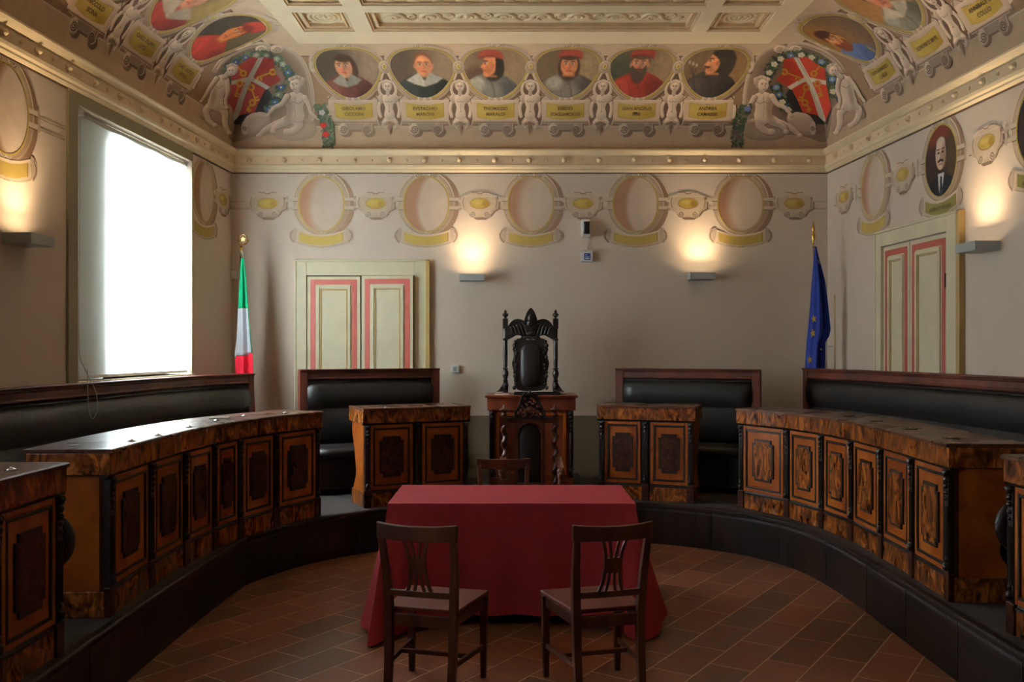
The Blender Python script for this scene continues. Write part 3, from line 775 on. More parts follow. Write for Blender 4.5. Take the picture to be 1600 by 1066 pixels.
for p in people:
    u0 = (p['x']-800)*float(wide_of_row(112)) if p['side'] == 'back' else p['x']
    fm = cove_map(p['side'], u0, .004); fm2 = cove_map(p['side'], u0, .007); fm3 = cove_map(p['side'], u0, .010)
    org = fm(np.array([0.]), np.array([150.]))[0]
    e = empty('portrait_medallion', org, 0, p['lab'], 'fresco portrait', 'portrait medallions round the painted vault')
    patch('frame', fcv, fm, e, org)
    patch('portrait', portrait_canvas(p), fm2, e, org)
    pl = patch('name_plate', pcv, fm2, e, org)
    nm = p['names']
    for k, t in enumerate(nm):
        lettering(t, 0, 174+(k-(len(nm)-1)/2)*9, 7.2, fm3, pl, org, 46)
putti = [('back', 602, 'between the brown-robed and the white-collared portraits'), ('back', 717, 'between the white-collared portrait and the profile with red cap'), ('back', 829, 'between the two portraits with red caps'),
         ('back', 944, 'between the armoured red-cap portrait and the bearded person in red'), ('back', 1058, 'between the bearded person in red and the hooded profile'),
         ('right', 8.10, 'right of the blue-robed portrait'), ('right', 7.30, 'next to the top edge portrait on right vault'), ('left', 8.10, 'left of the bright red portrait'), ('left', 7.30, 'near the top left corner of the photo')]
for sd, x, wh in putti:
    u0 = (x-800)*float(wide_of_row(112)) if sd == 'back' else x
    fm = cove_map(sd, u0, .0085); org = fm(np.array([0.]), np.array([150.]))[0]
    o = patch('painted_putto', ucv, fm, None, org); o.location = org
    tag(o, 'painted putto '+wh, 'painted figure', 'painted putti between the portraits')

# ------------------------------------------------------------------ corner compositions (shield, garland, seated figures) that fold over the corner of the vault
def corner_map(side, off):
    def f(x, y):
        a = (x-800)/F; b = (HOR-y)/F
        lo = np.zeros_like(a); hi = np.full_like(a, PI/2)
        def d_side(th):
            k = 1-np.cos(th)
            return (4.147-off-RSR*k)/(a+.0699) if side == 'right' else (-3.741+off+RSL*k)/(a-.0678)
        for _ in range(40):
            mid = (lo+hi)/2; d = d_side(mid)
            g = HC+b*d-(Z0+RV*np.sin(mid)); up = g > 0
            lo = np.where(up, mid, lo); hi = np.where(up, hi, mid)
        ds = d_side((lo+hi)/2); ds = np.where(ds > 0, ds, 1e6)
        th = th_of_row(y); db = YB-off-RB*(1-np.cos(th))
        d = np.minimum(ds, db)
        return np.stack([a*d, d, HC+b*d], 1)
    return f
def limb(cv, pts, w0, w1, col=STL, sh=STD):
    q = smooth_curve(pts, 5)
    cv.put(cv.line([(x+1.2, y+1) for x, y in q], w0+1.4, w1+1.4), sh); cv.solid(cv.line(q, w0, w1), col, max(2, w1*.55), 95)
    x, y = q[-1]; cv.solid(cv.ell(x, y, w1*.75, w1*.6), col, 2, 80)
def seated_figure(mir, C0):
    # seated nude boy leaning back, one arm out; drawn for the right-hand corner, mirrored by mir
    def X(x): return C0+mir*(x-1190)
    xs = sorted([X(1148), X(1262)])
    cv = Canvas(xs[0], xs[1], 114, 224, .7)
    q = lambda pts: [(X(x), y) for x, y in pts]
    cv.solid(cv.poly(smooth_curve(q([(1160,196),(1172,186),(1200,184),(1226,188),(1232,200),(1222,216),(1190,220),(1164,214)]), 4, True)), (164,138,114), 4, 70)
    limb(cv, q([(1198,182),(1216,192),(1236,200),(1250,212)]), 15, 6)
    limb(cv, q([(1196,186),(1186,194),(1196,204),(1206,206)]), 15, 8)
    limb(cv, q([(1206,190),(1224,198),(1228,206)]), 12, 6)
    cv.put(cv.poly(smooth_curve(q([(1177,150),(1192,143),(1206,148),(1210,160),(1206,176),(1212,190),(1186,192),(1178,182),(1180,168)]), 5, True)), STL); cv.model(cv.a*cv.box(*sorted((X(1174), X(1214))), 142, 193), 5, 80)
    t = cv.a > .5
    cv.tint(cv.ell(X(1204), 170, 7, 20, 0, 5), STD, .55)
    cv.tint(cv.line(smooth_curve(q([(1181,158),(1188,162),(1194,159),(1201,162),(1206,158)])), 1), STD, .8)
    cv.tint(cv.line(q([(1193,150),(1194,168),(1192,184)]), .9), STD, .6)
    cv.tint(cv.ell(X(1186), 153, 5, 4, 0, 3), (226,208,188), .8)
    limb(cv, q([(1178,152),(1172,164),(1168,176),(1160,184),(1152,188)]), 8, 4)
    limb(cv, q([(1206,150),(1214,162),(1226,168),(1236,180)]), 8.5, 4.5)
    cv.put(cv.ell(X(1190), 141, 5, 6), ST)
    cv.solid(cv.ell(X(1190), 129, 11, 11.5), ST, 3, 80); cv.solid(cv.ell(X(1193), 133, 8.4, 9.5), (222,200,178), 3, 80)
    for k in range(8): cv.solid(cv.ell(X(1180+k*3), 120+abs(k-3.5)*1.2, 3.4, 3.2), STL if k % 2 else ST, 1.3, 80)
    cv.solid(cv.ell(X(1181), 128, 3.6, 6), ST, 1.5, 80)
    for s in (-1, 1): cv.tint(cv.ell(X(1194+s*3.2), 131, 1.3, .9), (84,62,52))
    cv.tint(cv.line(q([(1195,132),(1196,136)]), .9), STD); cv.tint(cv.line(q([(1192,139.5),(1197,139.5)]), 1), (140,88,76))
    return cv
def side_figure(mir, C0):
    def X(x): return C0+mir*(x-1325)
    xs = sorted([X(1292), X(1356)])
    cv = Canvas(xs[0], xs[1], 96, 214, .7)
    q = lambda pts: [(X(x), y) for x, y in pts]
    cv.solid(cv.poly(smooth_curve(q([(1300,172),(1312,160),(1334,158),(1348,168),(1352,184),(1336,190),(1316,200),(1300,208)]), 4, True)), (160,134,110), 4, 70)
    limb(cv, q([(1324,164),(1313,176),(1312,194),(1306,208)]), 13, 6)
    limb(cv, q([(1334,166),(1342,172),(1338,188),(1328,196)]), 12, 6)
    cv.put(cv.poly(smooth_curve(q([(1308,120),(1316,116),(1326,120),(1332,132),(1336,148),(1340,164),(1330,172),(1318,170),(1314,150),(1308,134)]), 5, True)), STL); cv.model(cv.a*cv.box(*sorted((X(1306), X(1342))), 114, 172), 5, 80)
    cv.tint(cv.ell(X(1330), 150, 4, 16, -.2*mir, 4), STD, .55); cv.tint(cv.line(q([(1316,134),(1322,138),(1328,134)]), 1), STD, .8)
    limb(cv, q([(1310,124),(1308,140),(1312,156),(1310,168)]), 7, 4)
    limb(cv, q([(1326,122),(1336,136),(1344,150),(1350,158)]), 7, 4)
    limb(cv, q([(1314,120),(1307,114)]), 7, 7)
    cv.solid(cv.ell(X(1301), 108, 9.5, 10), ST, 3, 80); cv.solid(cv.ell(X(1302), 111, 6.5, 7.5), (222,200,178), 3, 80)
    for s in (-1, 1): cv.tint(cv.ell(X(1303+s*2.4), 110, 1.1, .8), (84,62,52))
    cv.tint(cv.line(q([(1301,116),(1305,116)]), .9), (140,88,76))
    for k in range(5): cv.put(cv.ell(X(1294+k*3.6), 101+abs(k-2), 3, 2.6), STL if k % 2 else ST)
    return cv
def shield_parts(mir, C0, bright):  # without bright the palette is darkened: the left corner's shade put into the colours
    def X(x): return C0+mir*(x-1250)
    q = lambda pts: [(X(x), y) for x, y in pts]
    rim = q([(1166,190),(1164,160),(1166,130),(1174,100),(1190,80),(1210,71),(1232,68),(1258,70),(1284,80),(1306,96),(1320,112),(1322,130),(1300,190),(1290,222),(1256,214),(1200,206)])
    xs = sorted([X(1158), X(1330)])
    bgc = Canvas(xs[0], xs[1], 62, 226, .8)
    rs = smooth_curve(rim, 5, True); bgc.put(bgc.poly(rs), (140,116,94))
    bgc.tint(bgc.ell(X(1250), 130, 66, 58, 0, 12), (104,82,66), .8)
    bgc.tint(bgc.poly(q([(1226,150),(1240,180),(1262,206),(1292,200),(1300,170),(1290,120),(1240,130)])), (38,34,34), .9)
    arc = smooth_curve(q([(1166,192),(1164,160),(1168,128),(1178,100),(1194,82),(1214,74),(1226,76)]), 5)
    arc2 = smooth_curve(q([(1234,78),(1236,71),(1256,70),(1284,80),(1306,96),(1316,110)]), 5)
    for a in (arc, arc2):
        bgc.solid(bgc.line(a, 9), ST, 3, 80); bgc.tint(bgc.line([(x-mir*3, y-2) for x, y in a], 1.6), STL); bgc.tint(bgc.line([(x+mir*2.6, y+2) for x, y in a], 1.1), STD)
    for cx, s in ((1219, 1), (1243, -1)):
        bgc.solid(bgc.ell(X(cx), 77, 10, 6), STL, 2.5, 80); bgc.tint(bgc.line([(X(cx)+(a-X(cx)), 77+(b-77)*.6) for a, b in spiral(X(cx), 77, 7, 1.6, s*mir)], 1.1), STD)
    # rolled ledge at the foot
    bgc.put(bgc.poly(smooth_curve(q([(1232,178),(1254,176),(1268,184),(1274,200),(1266,212),(1246,206),(1232,194)]), 4, True)), ST); bgc.model(bgc.poly(smooth_curve(q([(1232,178),(1254,176),(1268,184),(1274,200),(1266,212),(1246,206),(1232,194)]), 4, True)), 4, 90)
    bgc.put(bgc.ell(X(1270), 200, 5, 11), STL); bgc.tint(bgc.line(spiral(X(1270), 200, 4, 1.5, 1), 1), SHD)
    bgc.put(bgc.poly(q([(1276,194),(1292,194),(1292,208),(1276,210)])), STD)
    sh = Canvas(*sorted([X(1206), X(1304)]), 84, 196, .7)
    out = q([(1224,92),(1240,89),(1248,90),(1262,89),(1275,99),(1290,107),(1291,130),(1299,168),(1289,192),(1276,180),(1254,176),(1246,158),(1238,142),(1212,125),(1222,113)])
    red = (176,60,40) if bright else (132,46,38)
    m = sh.poly(out); sh.put(m, red)
    sh.tint(m*sh.ell(X(1226), 112, 14, 24, 0, 10), tuple(c*.8 for c in red), .6); sh.tint(m*sh.ell(X(1280), 160, 14, 28, 0, 10), tuple(min(255, c*1.1) for c in red), .5)
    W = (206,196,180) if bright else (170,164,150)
    sh.tint(m*sh.line(smooth_curve(q([(1243,88),(1256,112),(1266,132),(1276,158),(1288,196)])), 7, 9), W)
    sh.tint(m*sh.line(smooth_curve(q([(1230,140),(1250,128),(1262,124),(1278,127),(1294,130)])), 6.5), W)
    sh.tint(m*sh.line(smooth_curve(q([(1246,92),(1259,114),(1269,134),(1280,162),(1290,196)])), 1.2), (150,138,120), .8)
    K = (170,128,40)
    def key(x, y, a, l=22):
        c, s = math.cos(a)*mir, math.sin(a); X0 = X(x)
        sh.tint(m*sh.line([(X0-c*l/2, y-s*l/2), (X0+c*l/2, y+s*l/2)], 2.4), K)
        sh.tint(m*sh.ell(X0-c*l/2, y-s*l/2, 5.6, 5.6), K); sh.tint(m*sh.ell(X0-c*l/2, y-s*l/2, 2.6, 2.6), red)
        nx, ny = -s*mir, c*mir
        for t in (.3, .5): sh.tint(m*sh.line([(X0+c*l*t, y+s*l*t), (X0+c*l*t+nx*5, y+s*l*t+ny*5)], 2.6), K)
    key(1238, 117, .35, 26); key(1278, 107, -.9, 20); key(1256, 147, 1.9, 22); key(1281, 140, 1.2, 20); key(1262, 166, .9, 14)
    g = Canvas(*sorted([X(1180), X(1326)]), 78, 180, .8)
    rnd = random.Random(5)
    path = smooth_curve(q([(1196,128),(1206,106),(1220,92),(1244,86),(1268,90),(1290,102),(1300,124),(1302,150)]), 9)
    path += smooth_curve(q([(1212,134),(1218,150),(1226,166),(1232,172)]), 9)
    for k, (x, y) in enumerate(path):
        for _ in range(5):
            xx, yy = x+rnd.uniform(-8, 8), y+rnd.uniform(-6, 6)
            g.put(g.ell(xx, yy, rnd.uniform(2.5, 4.5), rnd.uniform(1.4, 2.4), rnd.uniform(0, 3)), rnd.choice([(52,62,44),(70,82,56),(40,46,38),(94,102,72)]))
    for k in range(0, len(path), 6):
        x, y = path[k]; col = rnd.choice([(214,206,190),(110,140,190),(206,196,176),(86,110,160)] if bright else [(150,150,140),(50,70,120),(70,90,130),(120,120,110)])
        for j in range(5):
            a = j*1.26; g.put(g.ell(x+3.2*math.cos(a), y+2.6*math.sin(a), 2.4, 2.0), col)
        g.put(g.ell(x, y, 1.5, 1.5), (210,190,110))
    return bgc, sh, g
def swag(mir, C0, cols):
    def X(x): return C0+mir*(x-1160)
    g = Canvas(*sorted([X(1138), X(1182)]), 158, 236, .8); rnd = random.Random(9)
    for x, y in smooth_curve([(X(1166), 166), (X(1160), 180), (X(1154), 196), (X(1152), 212), (X(1152), 228)], 9):
        for _ in range(7):
            g.put(g.ell(x+rnd.uniform(-9, 9), y+rnd.uniform(-4, 4), rnd.uniform(2.4, 4), rnd.uniform(1.4, 2.2), rnd.uniform(0, 3)), rnd.choice([(60,72,48),(84,94,62),(46,52,42),(110,104,84)]))
    for x, y, c in cols:
        for j in range(5):
            a = j*1.26; g.put(g.ell(X(x)+3*math.cos(a), y+2.6*math.sin(a), 2.4, 2), c)
    return g
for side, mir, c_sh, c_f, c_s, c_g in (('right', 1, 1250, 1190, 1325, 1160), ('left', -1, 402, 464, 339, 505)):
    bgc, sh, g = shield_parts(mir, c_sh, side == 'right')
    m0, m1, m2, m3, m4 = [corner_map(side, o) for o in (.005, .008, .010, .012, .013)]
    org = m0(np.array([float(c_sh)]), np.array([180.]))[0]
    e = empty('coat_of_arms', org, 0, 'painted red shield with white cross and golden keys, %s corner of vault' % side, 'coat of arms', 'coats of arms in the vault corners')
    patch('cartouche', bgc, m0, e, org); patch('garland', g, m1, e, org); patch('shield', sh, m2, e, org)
    for nm, cv, mp, lb, cx, cy in (('painted_figure', seated_figure(mir, c_f), m3, 'painted seated nude boy at the foot of the %s shield, beside the portraits' % side, c_f, 170),
                               ('painted_figure', side_figure(mir, c_s), m3, 'painted seated figure on the window side of the left shield' if side == 'left' else 'painted seated figure beyond right shield, below the blue-robed portrait', c_s, 150),
                               ('painted_flower_swag', swag(mir, c_g, [(1168,170,(110,120,180)),(1150,206,(90,70,64)),(1154,214,(96,76,70))] if side == 'right' else [(1160,196,(180,40,34)),(1156,210,(170,36,30)),(1162,176,(200,196,184))]), m4, 'painted hanging swag of leaves and flowers beside the %s seated boy' % side, c_g, 196)):
        oo = mp(np.array([float(cx)]), np.array([float(cy)]))[0]
        o = patch(nm, cv, mp, None, oo); o.location = oo
        tag(o, lb, 'painted flowers' if 'swag' in nm else 'painted figure')

# ------------------------------------------------------------------ painted oval frames and cartouches of the walls
W_B = (196,180,162)
def oval_canvas():
    cv = Canvas(-56, 56, 264, 384, .7)
    cv.put(cv.ell(6, 320, 46.5, 52), (134,104,82)); cv.solid(cv.ell(0, 318, 45, 51.5), (196,174,150), 3, 60)
    cv.tint(cv.ell(0, 318, 42.5, 49)-cv.ell(0, 318, 41.3, 47.6), (140,118,98), .9); cv.tint(cv.ell(-1, 317, 45, 51.5)-cv.ell(-1, 317, 43.6, 50), (214,198,178), .9)
    cv.tint(cv.ell(0, 318, 39.6, 47)-cv.ell(0, 318, 38.6, 46), (150,128,108), .8)
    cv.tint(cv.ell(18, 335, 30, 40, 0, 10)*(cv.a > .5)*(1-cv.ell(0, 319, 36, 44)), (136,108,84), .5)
    cv.put(cv.poly([(-24,268),(24,268),(20,279),(-20,279)]), (186,168,148))
    for s in (-1, 1):
        cv.solid(cv.ell(s*11, 272.5, 8, 7), (210,190,168), 2, 80); cv.tint(cv.line(spiral(s*11, 272.5, 5.5, 1.6, s), 1.2), (120,98,80))
        # clasps at the sides
        cv.put(cv.box(*sorted((s*34, s*54)), 309, 314.5), (204,188,168)); cv.put(cv.box(*sorted((s*34, s*54)), 322.5, 328), (194,176,156))
        cv.tint(cv.box(*sorted((s*34, s*54)), 314, 315.4)+cv.box(*sorted((s*34, s*54)), 327.4, 328.6), (112,90,72), .9)
        cv.put(cv.box(*sorted((s*51, s*55)), 306, 330), (176,156,136))
        cv.put(cv.ell(s*4, 362.5, 4.6, 3.6), (204,186,166)); cv.tint(cv.line(spiral(s*4, 362.5, 2.8, 1.2, s), .8), (120,98,80))
    cv.put(cv.ell(0, 319, 36.5, 44)-cv.ell(0, 319, 33.8, 41.5), YEL); cv.tint(cv.ell(0, 319, 34.6, 42.4)-cv.ell(0, 319, 33.4, 41.2), YELD, .8)
    cv.a *= (1-cv.ell(0, 319, 34, 41.8, 0, .3)); return cv
def niche_canvas(deep):
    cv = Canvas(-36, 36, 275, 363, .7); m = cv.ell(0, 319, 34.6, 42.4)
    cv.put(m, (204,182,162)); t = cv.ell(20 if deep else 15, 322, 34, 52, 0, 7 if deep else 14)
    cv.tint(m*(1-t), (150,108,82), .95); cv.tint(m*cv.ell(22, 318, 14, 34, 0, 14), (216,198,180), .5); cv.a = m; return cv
def banner_canvas(txt=False):
    cv = Canvas(-52, 52, 354, 388, .7)
    body = smooth_curve([(-40,358),(-20,364),(0,366.5),(20,364),(40,358)], 5)+smooth_curve([(40,380),(20,385.5),(0,387),(-20,385.5),(-40,380)], 5)
    cv.solid(cv.poly(body), (200,178,154), 2, 60)
    cv.tint(cv.line(smooth_curve([(40,380),(20,385.5),(0,387),(-20,385.5),(-40,380)]), 1.6), (128,104,84))
    for s in (-1, 1):
        cv.put(cv.poly(smooth_curve([(s*38,357),(s*44,357),(s*49,363),(s*50,372),(s*44,380),(s*40,378)], 4, True)), (178,158,138))
        cv.tint(cv.line([(s*44,360),(s*48,366),(s*47,373),(s*43,378)], 1.3), (104,80,64))
    pl = smooth_curve([(-34,363.5),(-17,368),(0,370),(17,368),(34,363.5)], 5)+smooth_curve([(34,377),(17,382),(0,383.5),(-17,382),(-34,377)], 5)
    cv.put(cv.poly(pl), (174,148,78) if not txt else (132,122,66)); cv.tint(cv.line([(34,364),(34,377)], 1.3), (120,92,44))
    return cv
def cartouche_canvas():
    cv = Canvas(-36, 36, 294, 346, .7)
    for s in (-1, 1):
        cv.put(cv.box(*sorted((s*26, s*34)), 312, 316), (204,188,168)); cv.put(cv.box(*sorted((s*26, s*34)), 323, 327), (194,176,156)); cv.tint(cv.box(*sorted((s*26, s*34)), 326, 327.4), (112,90,72))
    cv.put(cv.poly([(x+2, y+2) for x, y in [(-27,306),(-16,303),(-14,300),(14,300),(16,303),(27,306),(27,312),(30,314),(29,326),(22,330),(18,336),(8,342),(-8,342),(-18,336),(-22,330),(-29,326),(-30,314),(-27,312)]]), (116,92,74))
    cv.solid(cv.poly([(-27,306),(-16,303),(-14,300),(14,300),(16,303),(27,306),(27,312),(30,314),(29,326),(22,330),(18,335),(8,340),(-8,340),(-18,335),(-22,330),(-29,326),(-30,314),(-27,312)]), (198,176,152), 2.5, 70)
    cv.tint(cv.line([(-26,307),(26,307)], 1), (214,198,178)); cv.tint(cv.line([(-14,301),(-5,301),(-3,303),(3,303),(5,301),(14,301)], 1.2), (116,92,74))
    for s in (-1, 1):
        cv.put(cv.ell(s*11, 335, 6.4, 5.6), (196,178,158)); cv.tint(cv.line(spiral(s*11, 335, 4.8, 1.6, s), 1.1), (104,82,66))
        cv.tint(cv.line([(s*25,309),(s*27,316),(s*25,324)], 1.3), (130,106,88))
    cv.put(cv.ell(0, 318, 16, 8.6), (140,116,70)); cv.put(cv.ell(0, 317.6, 15, 7.6), YEL); cv.tint(cv.ell(-4, 316, 7, 3.4, 0, 3), (204,180,108), .7); cv.tint(cv.ell(9, 319, 5, 5, 0, 3), YELD, .6)
    return cv
def sitter_canvas():
    cv = Canvas(-36, 36, 275, 363, .62); m = cv.ell(0, 319, 34.6, 42.4)
    cv.put(m, (52,34,28)); cv.tint(m*cv.ell(-8, 284, 30, 18, 0, 12), (120,54,36), .8); cv.tint(m*cv.ell(26, 320, 14, 30, 0, 10), (78,62,36), .7)
    cv.tint(m*cv.poly(smooth_curve([(-30,366),(-27,346),(-14,338),(0,334),(14,338),(28,346),(31,366)], 5)), (26,26,30))
    cv.tint(m*cv.poly([(-6,334),(8,334),(4,352),(0,366),(-4,352)]), (206,200,192)); cv.tint(m*cv.poly([(-1,338),(3,338),(5,366),(-3,366)]), (50,50,56))
    cv.tint(m*cv.ell(0, 308, 14, 19, 0, 1), (40,32,28)); cv.tint(m*cv.ell(0, 311, 11.5, 19, 0, 1), (198,168,146)); cv.tint(m*cv.ell(0, 298, 10, 8, 0, 2), (214,188,166), .9)
    cv.tint(m*cv.ell(7, 314, 5, 14, 0, 4), (140,106,88), .7)
    for s in (-1, 1):
        cv.tint(cv.ell(s*4.6, 309, 2.4, 1.3), (40,30,26)); cv.tint(cv.line([(s*2, 305), (s*8, 305)], 1.4), (50,36,30))
    cv.tint(cv.line([(0,309),(1.4,315),(-1,316)], 1.2), (130,92,74)); cv.tint(cv.line([(-5,319.5),(0,318),(5,319.5)], 2.8), (30,24,22)); cv.tint(cv.line([(-3,323),(3,323)], 1.1), (130,70,62))
    cv.a = m; return cv
ovc = oval_canvas(); nic = [niche_canvas(False), niche_canvas(True)]; bac = banner_canvas(); cac = cartouche_canvas()
def clipped(cv, x0):
    import copy as _c
    c = _c.copy(cv); c.a = cv.a*(cv.X > x0); return c
def oval(side, u0, k, lab, sitter=None, cut=-99):
    org = wall_map(side, u0, 0)(np.array([0.]), np.array([319.]))[0]
    a, b, c = wall_map(side, u0, .003), wall_map(side, u0, .005), wall_map(side, u0, .007)
    e = empty('painted_oval_frame', org, 0, lab, 'painted frame', 'painted oval frames along the walls')
    patch('frame', clipped(ovc, cut), b, e, org)
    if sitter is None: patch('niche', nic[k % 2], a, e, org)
    else:
        o = patch('portrait', sitter, a, e, org); o['label'] = 'painted bust of a person with moustache, white shirt and black jacket'
    bn = patch('banner', clipped(bac, cut) if sitter is None else banner_canvas(True), c, e, org)
    if sitter is not None: lettering('AVRELIO VALERII', 0, 376, 6.5, wall_map(side, u0, .010), bn, org, 58)
for k, (x, wh) in enumerate(((502, 'above the left half of the back door'), (666, 'above the right edge of the back door'), (829.5, 'above the carved throne'), (993, 'just right of the black sensor'), (1157, 'nearest the blue flag on the back wall'))):
    oval('back', (x-800)*PXM, k, 'painted empty oval frame on back wall, '+wh)
sit = sitter_canvas()
oval('right', 8.92, 0, 'painted empty oval frame on right wall, next to the back corner')
oval('right', 7.70, 0, 'painted oval frame with bust portrait above the right wall door', sit)
s2 = Canvas(-36, 36, 275, 363, .7); s2.put(s2.ell(0, 319, 34.6, 42.4), (44,32,28)); s2.tint(s2.poly(smooth_curve([(-30,366),(-27,346),(-14,338),(0,334),(14,338),(28,346),(31,366)], 5)), (24,24,28)); s2.tint(s2.ell(0, 311, 12, 18, 0, 1), (180,150,128)); s2.a = s2.ell(0, 319, 34.6, 42.4)
oval('right', 6.42, 0, 'painted oval frame with dark portrait, cut by the right photo edge', s2)
oval('left', 9.24, 1, 'painted empty oval frame on left wall between window and corner', cut=-38.5)
oval('left', 6.02, 1, 'painted empty oval frame on left wall above the grey sconce')
cart_me = None
for side, u, wh in (('back', 418, 'first from the left on the back wall'), ('back', 587, 'above the back door'), ('back', 750, 'above the left grey sconce of the back wall'), ('back', 911, 'directly above the black sensor'),
                    ('back', 1075, 'above the right grey sconce of the back wall'), ('back', 1241, 'above the blue flag'), ('right', 9.58, 'nearest the corner on the right wall'),
                    ('right', 8.34, 'left of the bust portrait on the right wall'), ('right', 7.04, 'right of the bust portrait on the right wall'), ('left', 9.74, 'in the corner on the left wall')):
    u0 = (u-800)*PXM if side == 'back' else u
    org = wall_map(side, u0, 0)(np.array([0.]), np.array([318.]))[0]
    if side == 'back' and cart_me:
        o = cart_me.copy(); C.objects.link(o)
    else:
        o = patch('painted_cartouche', cac, wall_map(side, u0, .006), None, org)
        if side == 'back': cart_me = o
    o.location = org
    tag(o, 'small painted cartouche with a yellow oval, '+wh, 'painted cartouche', 'small painted cartouches between the oval frames')
# painted bands that run from the last cartouches into the corners
def links(name, side, ua, ub, lab):
    cv = Canvas(0, abs(ub-ua)/PXM, 310, 330, .8)
    cv.put(cv.box(-1, 400, 313, 316), (204,188,168)); cv.put(cv.box(-1, 400, 324, 327), (194,176,156)); cv.tint(cv.box(-1, 400, 315.4, 316.2)+cv.box(-1, 400, 326.2, 327.2), (112,90,72))
    u0 = max(ua, ub) if side == 'right' else min(ua, ub)
    fm = wall_map(side, u0, .0035); org = fm(np.array([0.]), np.array([319.]))[0]
    o = patch(name, cv, fm, None, org); o.location = org; tag(o, lab, 'painted band')
links('painted_band', 'back', -3.06, -2.9, 'painted double band between left corner and first cartouche of back wall')
links('painted_band', 'back', 3.29, 3.44, 'painted double band between the right corner and last cartouche of back wall')
links('painted_band', 'left', 6.4, 6.72, 'painted double band between the near oval frame and window on left wall')
# ------------------------------------------------------------------ windows
def lwbox(mb, y0, y1, z0, z1, n0, n1):      # box on the left wall; n is the distance into the room
    return mb.prism([(wl(y0)+n0, y0), (wl(y1)+n0, y1), (wl(y1)+n1, y1), (wl(y0)+n1, y0)], z0, z1, 'xy')
def window(name, w, open_y, trim):
    e = empty(name, (wl(w[0]), w[0], w[2]), kind='structure'); O = e.location
    y0, y1, z0, z1 = w; a, b = open_y; zt = z1-.16
    m = MB(); lwbox(m, y0, a, z0, z1, -.22, -.12); lwbox(m, b, y1, z0, z1, -.22, -.12); lwbox(m, a, b, zt, z1, -.22, -.12); m.build('casing', M['reveal'], e, O)
    m = MB()
    for p, q in ((a, a+.05), (b-.05, b), ((a+b)/2-.035, (a+b)/2+.035)): lwbox(m, p, q, z0, zt, -.34, -.29)
    for p, q in ((z0, z0+.07), (zt-.05, zt), (z0+1.25, z0+1.29)): lwbox(m, a, b, p, q, -.34, -.29)
    m.build('window_frame', M['white'], e, O)
    m = MB(); lwbox(m, a, b, z0, zt, -.32, -.315); m.build('pane', M['glass'], e, O)
    m = MB(); lwbox(m, y0-.13, y0, z0-.02, z1+.10, 0, .02); lwbox(m, y0, y1+.01, z1, z1+.10, 0, .02); lwbox(m, y1, y1+.03, z0, z1, 0, .015)
    m.build('window_trim', M['olive'], e, O, bevel=.004)
    m = MB(); lwbox(m, y0-.02, y1+.03, z0-.035, z0, -.30, .035); m.build('window_sill', M['cream'], e, O, bevel=.005)
    return e
window('window_1', W1, (7.50, 8.92), True)  # unseen casing widened at the near side to shade that part of the blind
window('window_2', W2, (1.6, 3.5), True)
b0, b1 = 6.985, 8.92
e = empty('roller_blind', (wl(6.98), 6.98, 3.6), 0, 'white translucent roller blind glowing with daylight in the tall left window', 'blind'); O = e.location
m = MB(); n = 24
rows = []
for i in range(n+1):
    z = 1.56+(3.575-1.56)*i/n
    rows.append([(wl(b0+(b1-b0)*j/n)-.035+.004*math.sin(j*.9), b0+(b1-b0)*j/n, z) for j in range(n+1)])
m.v = [p for r in rows for p in r]
m.f = [(i*(n+1)+j, i*(n+1)+j+1, (i+1)*(n+1)+j+1, (i+1)*(n+1)+j) for i in range(n) for j in range(n)]
m.build('blind_fabric', M['blind'], e, O, smooth=True)
m = MB(); m.tube([(wl(b0)-.05, b0, 3.565), (wl(b1)-.05, b1, 3.565)], .022, 12); m.build('roller_tube', M['reveal'], e, O, smooth=True)
m = MB(); lwbox(m, b0, b1, 1.545, 1.57, -.045, -.025); m.build('bottom_bar', M['white'], e, O, bevel=.003)
m = MB(); lwbox(m, 6.90, 6.985, 3.545, 3.6, -.07, .0); m.build('bracket', M['white'], e, O, bevel=.004)
m = MB()
loop = smooth_curve([(-3.15,6.79,1.62),(-3.14,6.775,1.45),(-3.13,6.77,1.31),(-3.115,6.80,1.255),(-3.10,6.83,1.31),(-3.11,6.84,1.45),(-3.20,6.86,1.62),(-3.265,6.9,1.8),(-3.275,6.93,2.6),(-3.28,6.95,3.56)], 8)
m.tube(loop, .003, 6); m.build('bead_chain', M['rope'], e, O)

# ------------------------------------------------------------------ doors
def door_leaf(e, O, fr, x0, x1, z0, z1, red, nm='door_leaf'):
    """fr(x, depth, z) maps door coordinates to the room; depth > 0 comes into the room"""
    def bx(a, b, c, d, n0, n1, name, mat, par, bev=.003):
        vs = [fr(x, n, z) for z in (c, d) for n in (n0, n1) for x in (a, b)]
        mb = MB().add(vs, [(0,2,3,1),(4,5,7,6),(0,1,5,4),(2,6,7,3),(0,4,6,2),(1,3,7,5)])
        return mb
    leaf = bx(x0, x1, z0, z1, -.05, 0, 0, 0, 0).build(nm, M['door_cream'], e, O, bevel=.003)
    def ring(a, b, c, d, w, n0, n1, name, mat):
        mb = MB()
        for q in ((a, a+w, c, d), (b-w, b, c, d), (a+w, b-w, d-w, d), (a+w, b-w, c, c+w)):
            t = bx(*q, n0, n1, 0, 0, 0); mb.add(t.v, t.f)
        return mb.build(name, mat, leaf, O, bevel=.002)
    g = .035
    ring(x0+g, x1-g, z0+g, z1-g, .055, 0, .003, 'red_band', red)
    ring(x0+g+.07, x1-g-.07, z0+g+.07, z1-g-.07, .03, 0, .016, 'panel_moulding', M['door_cream'])
    ring(x0+g+.105, x1-g-.105, z0+g+.105, z1-g-.105, .014, 0, .008, 'panel_moulding', M['door_ochre'])
    return leaf
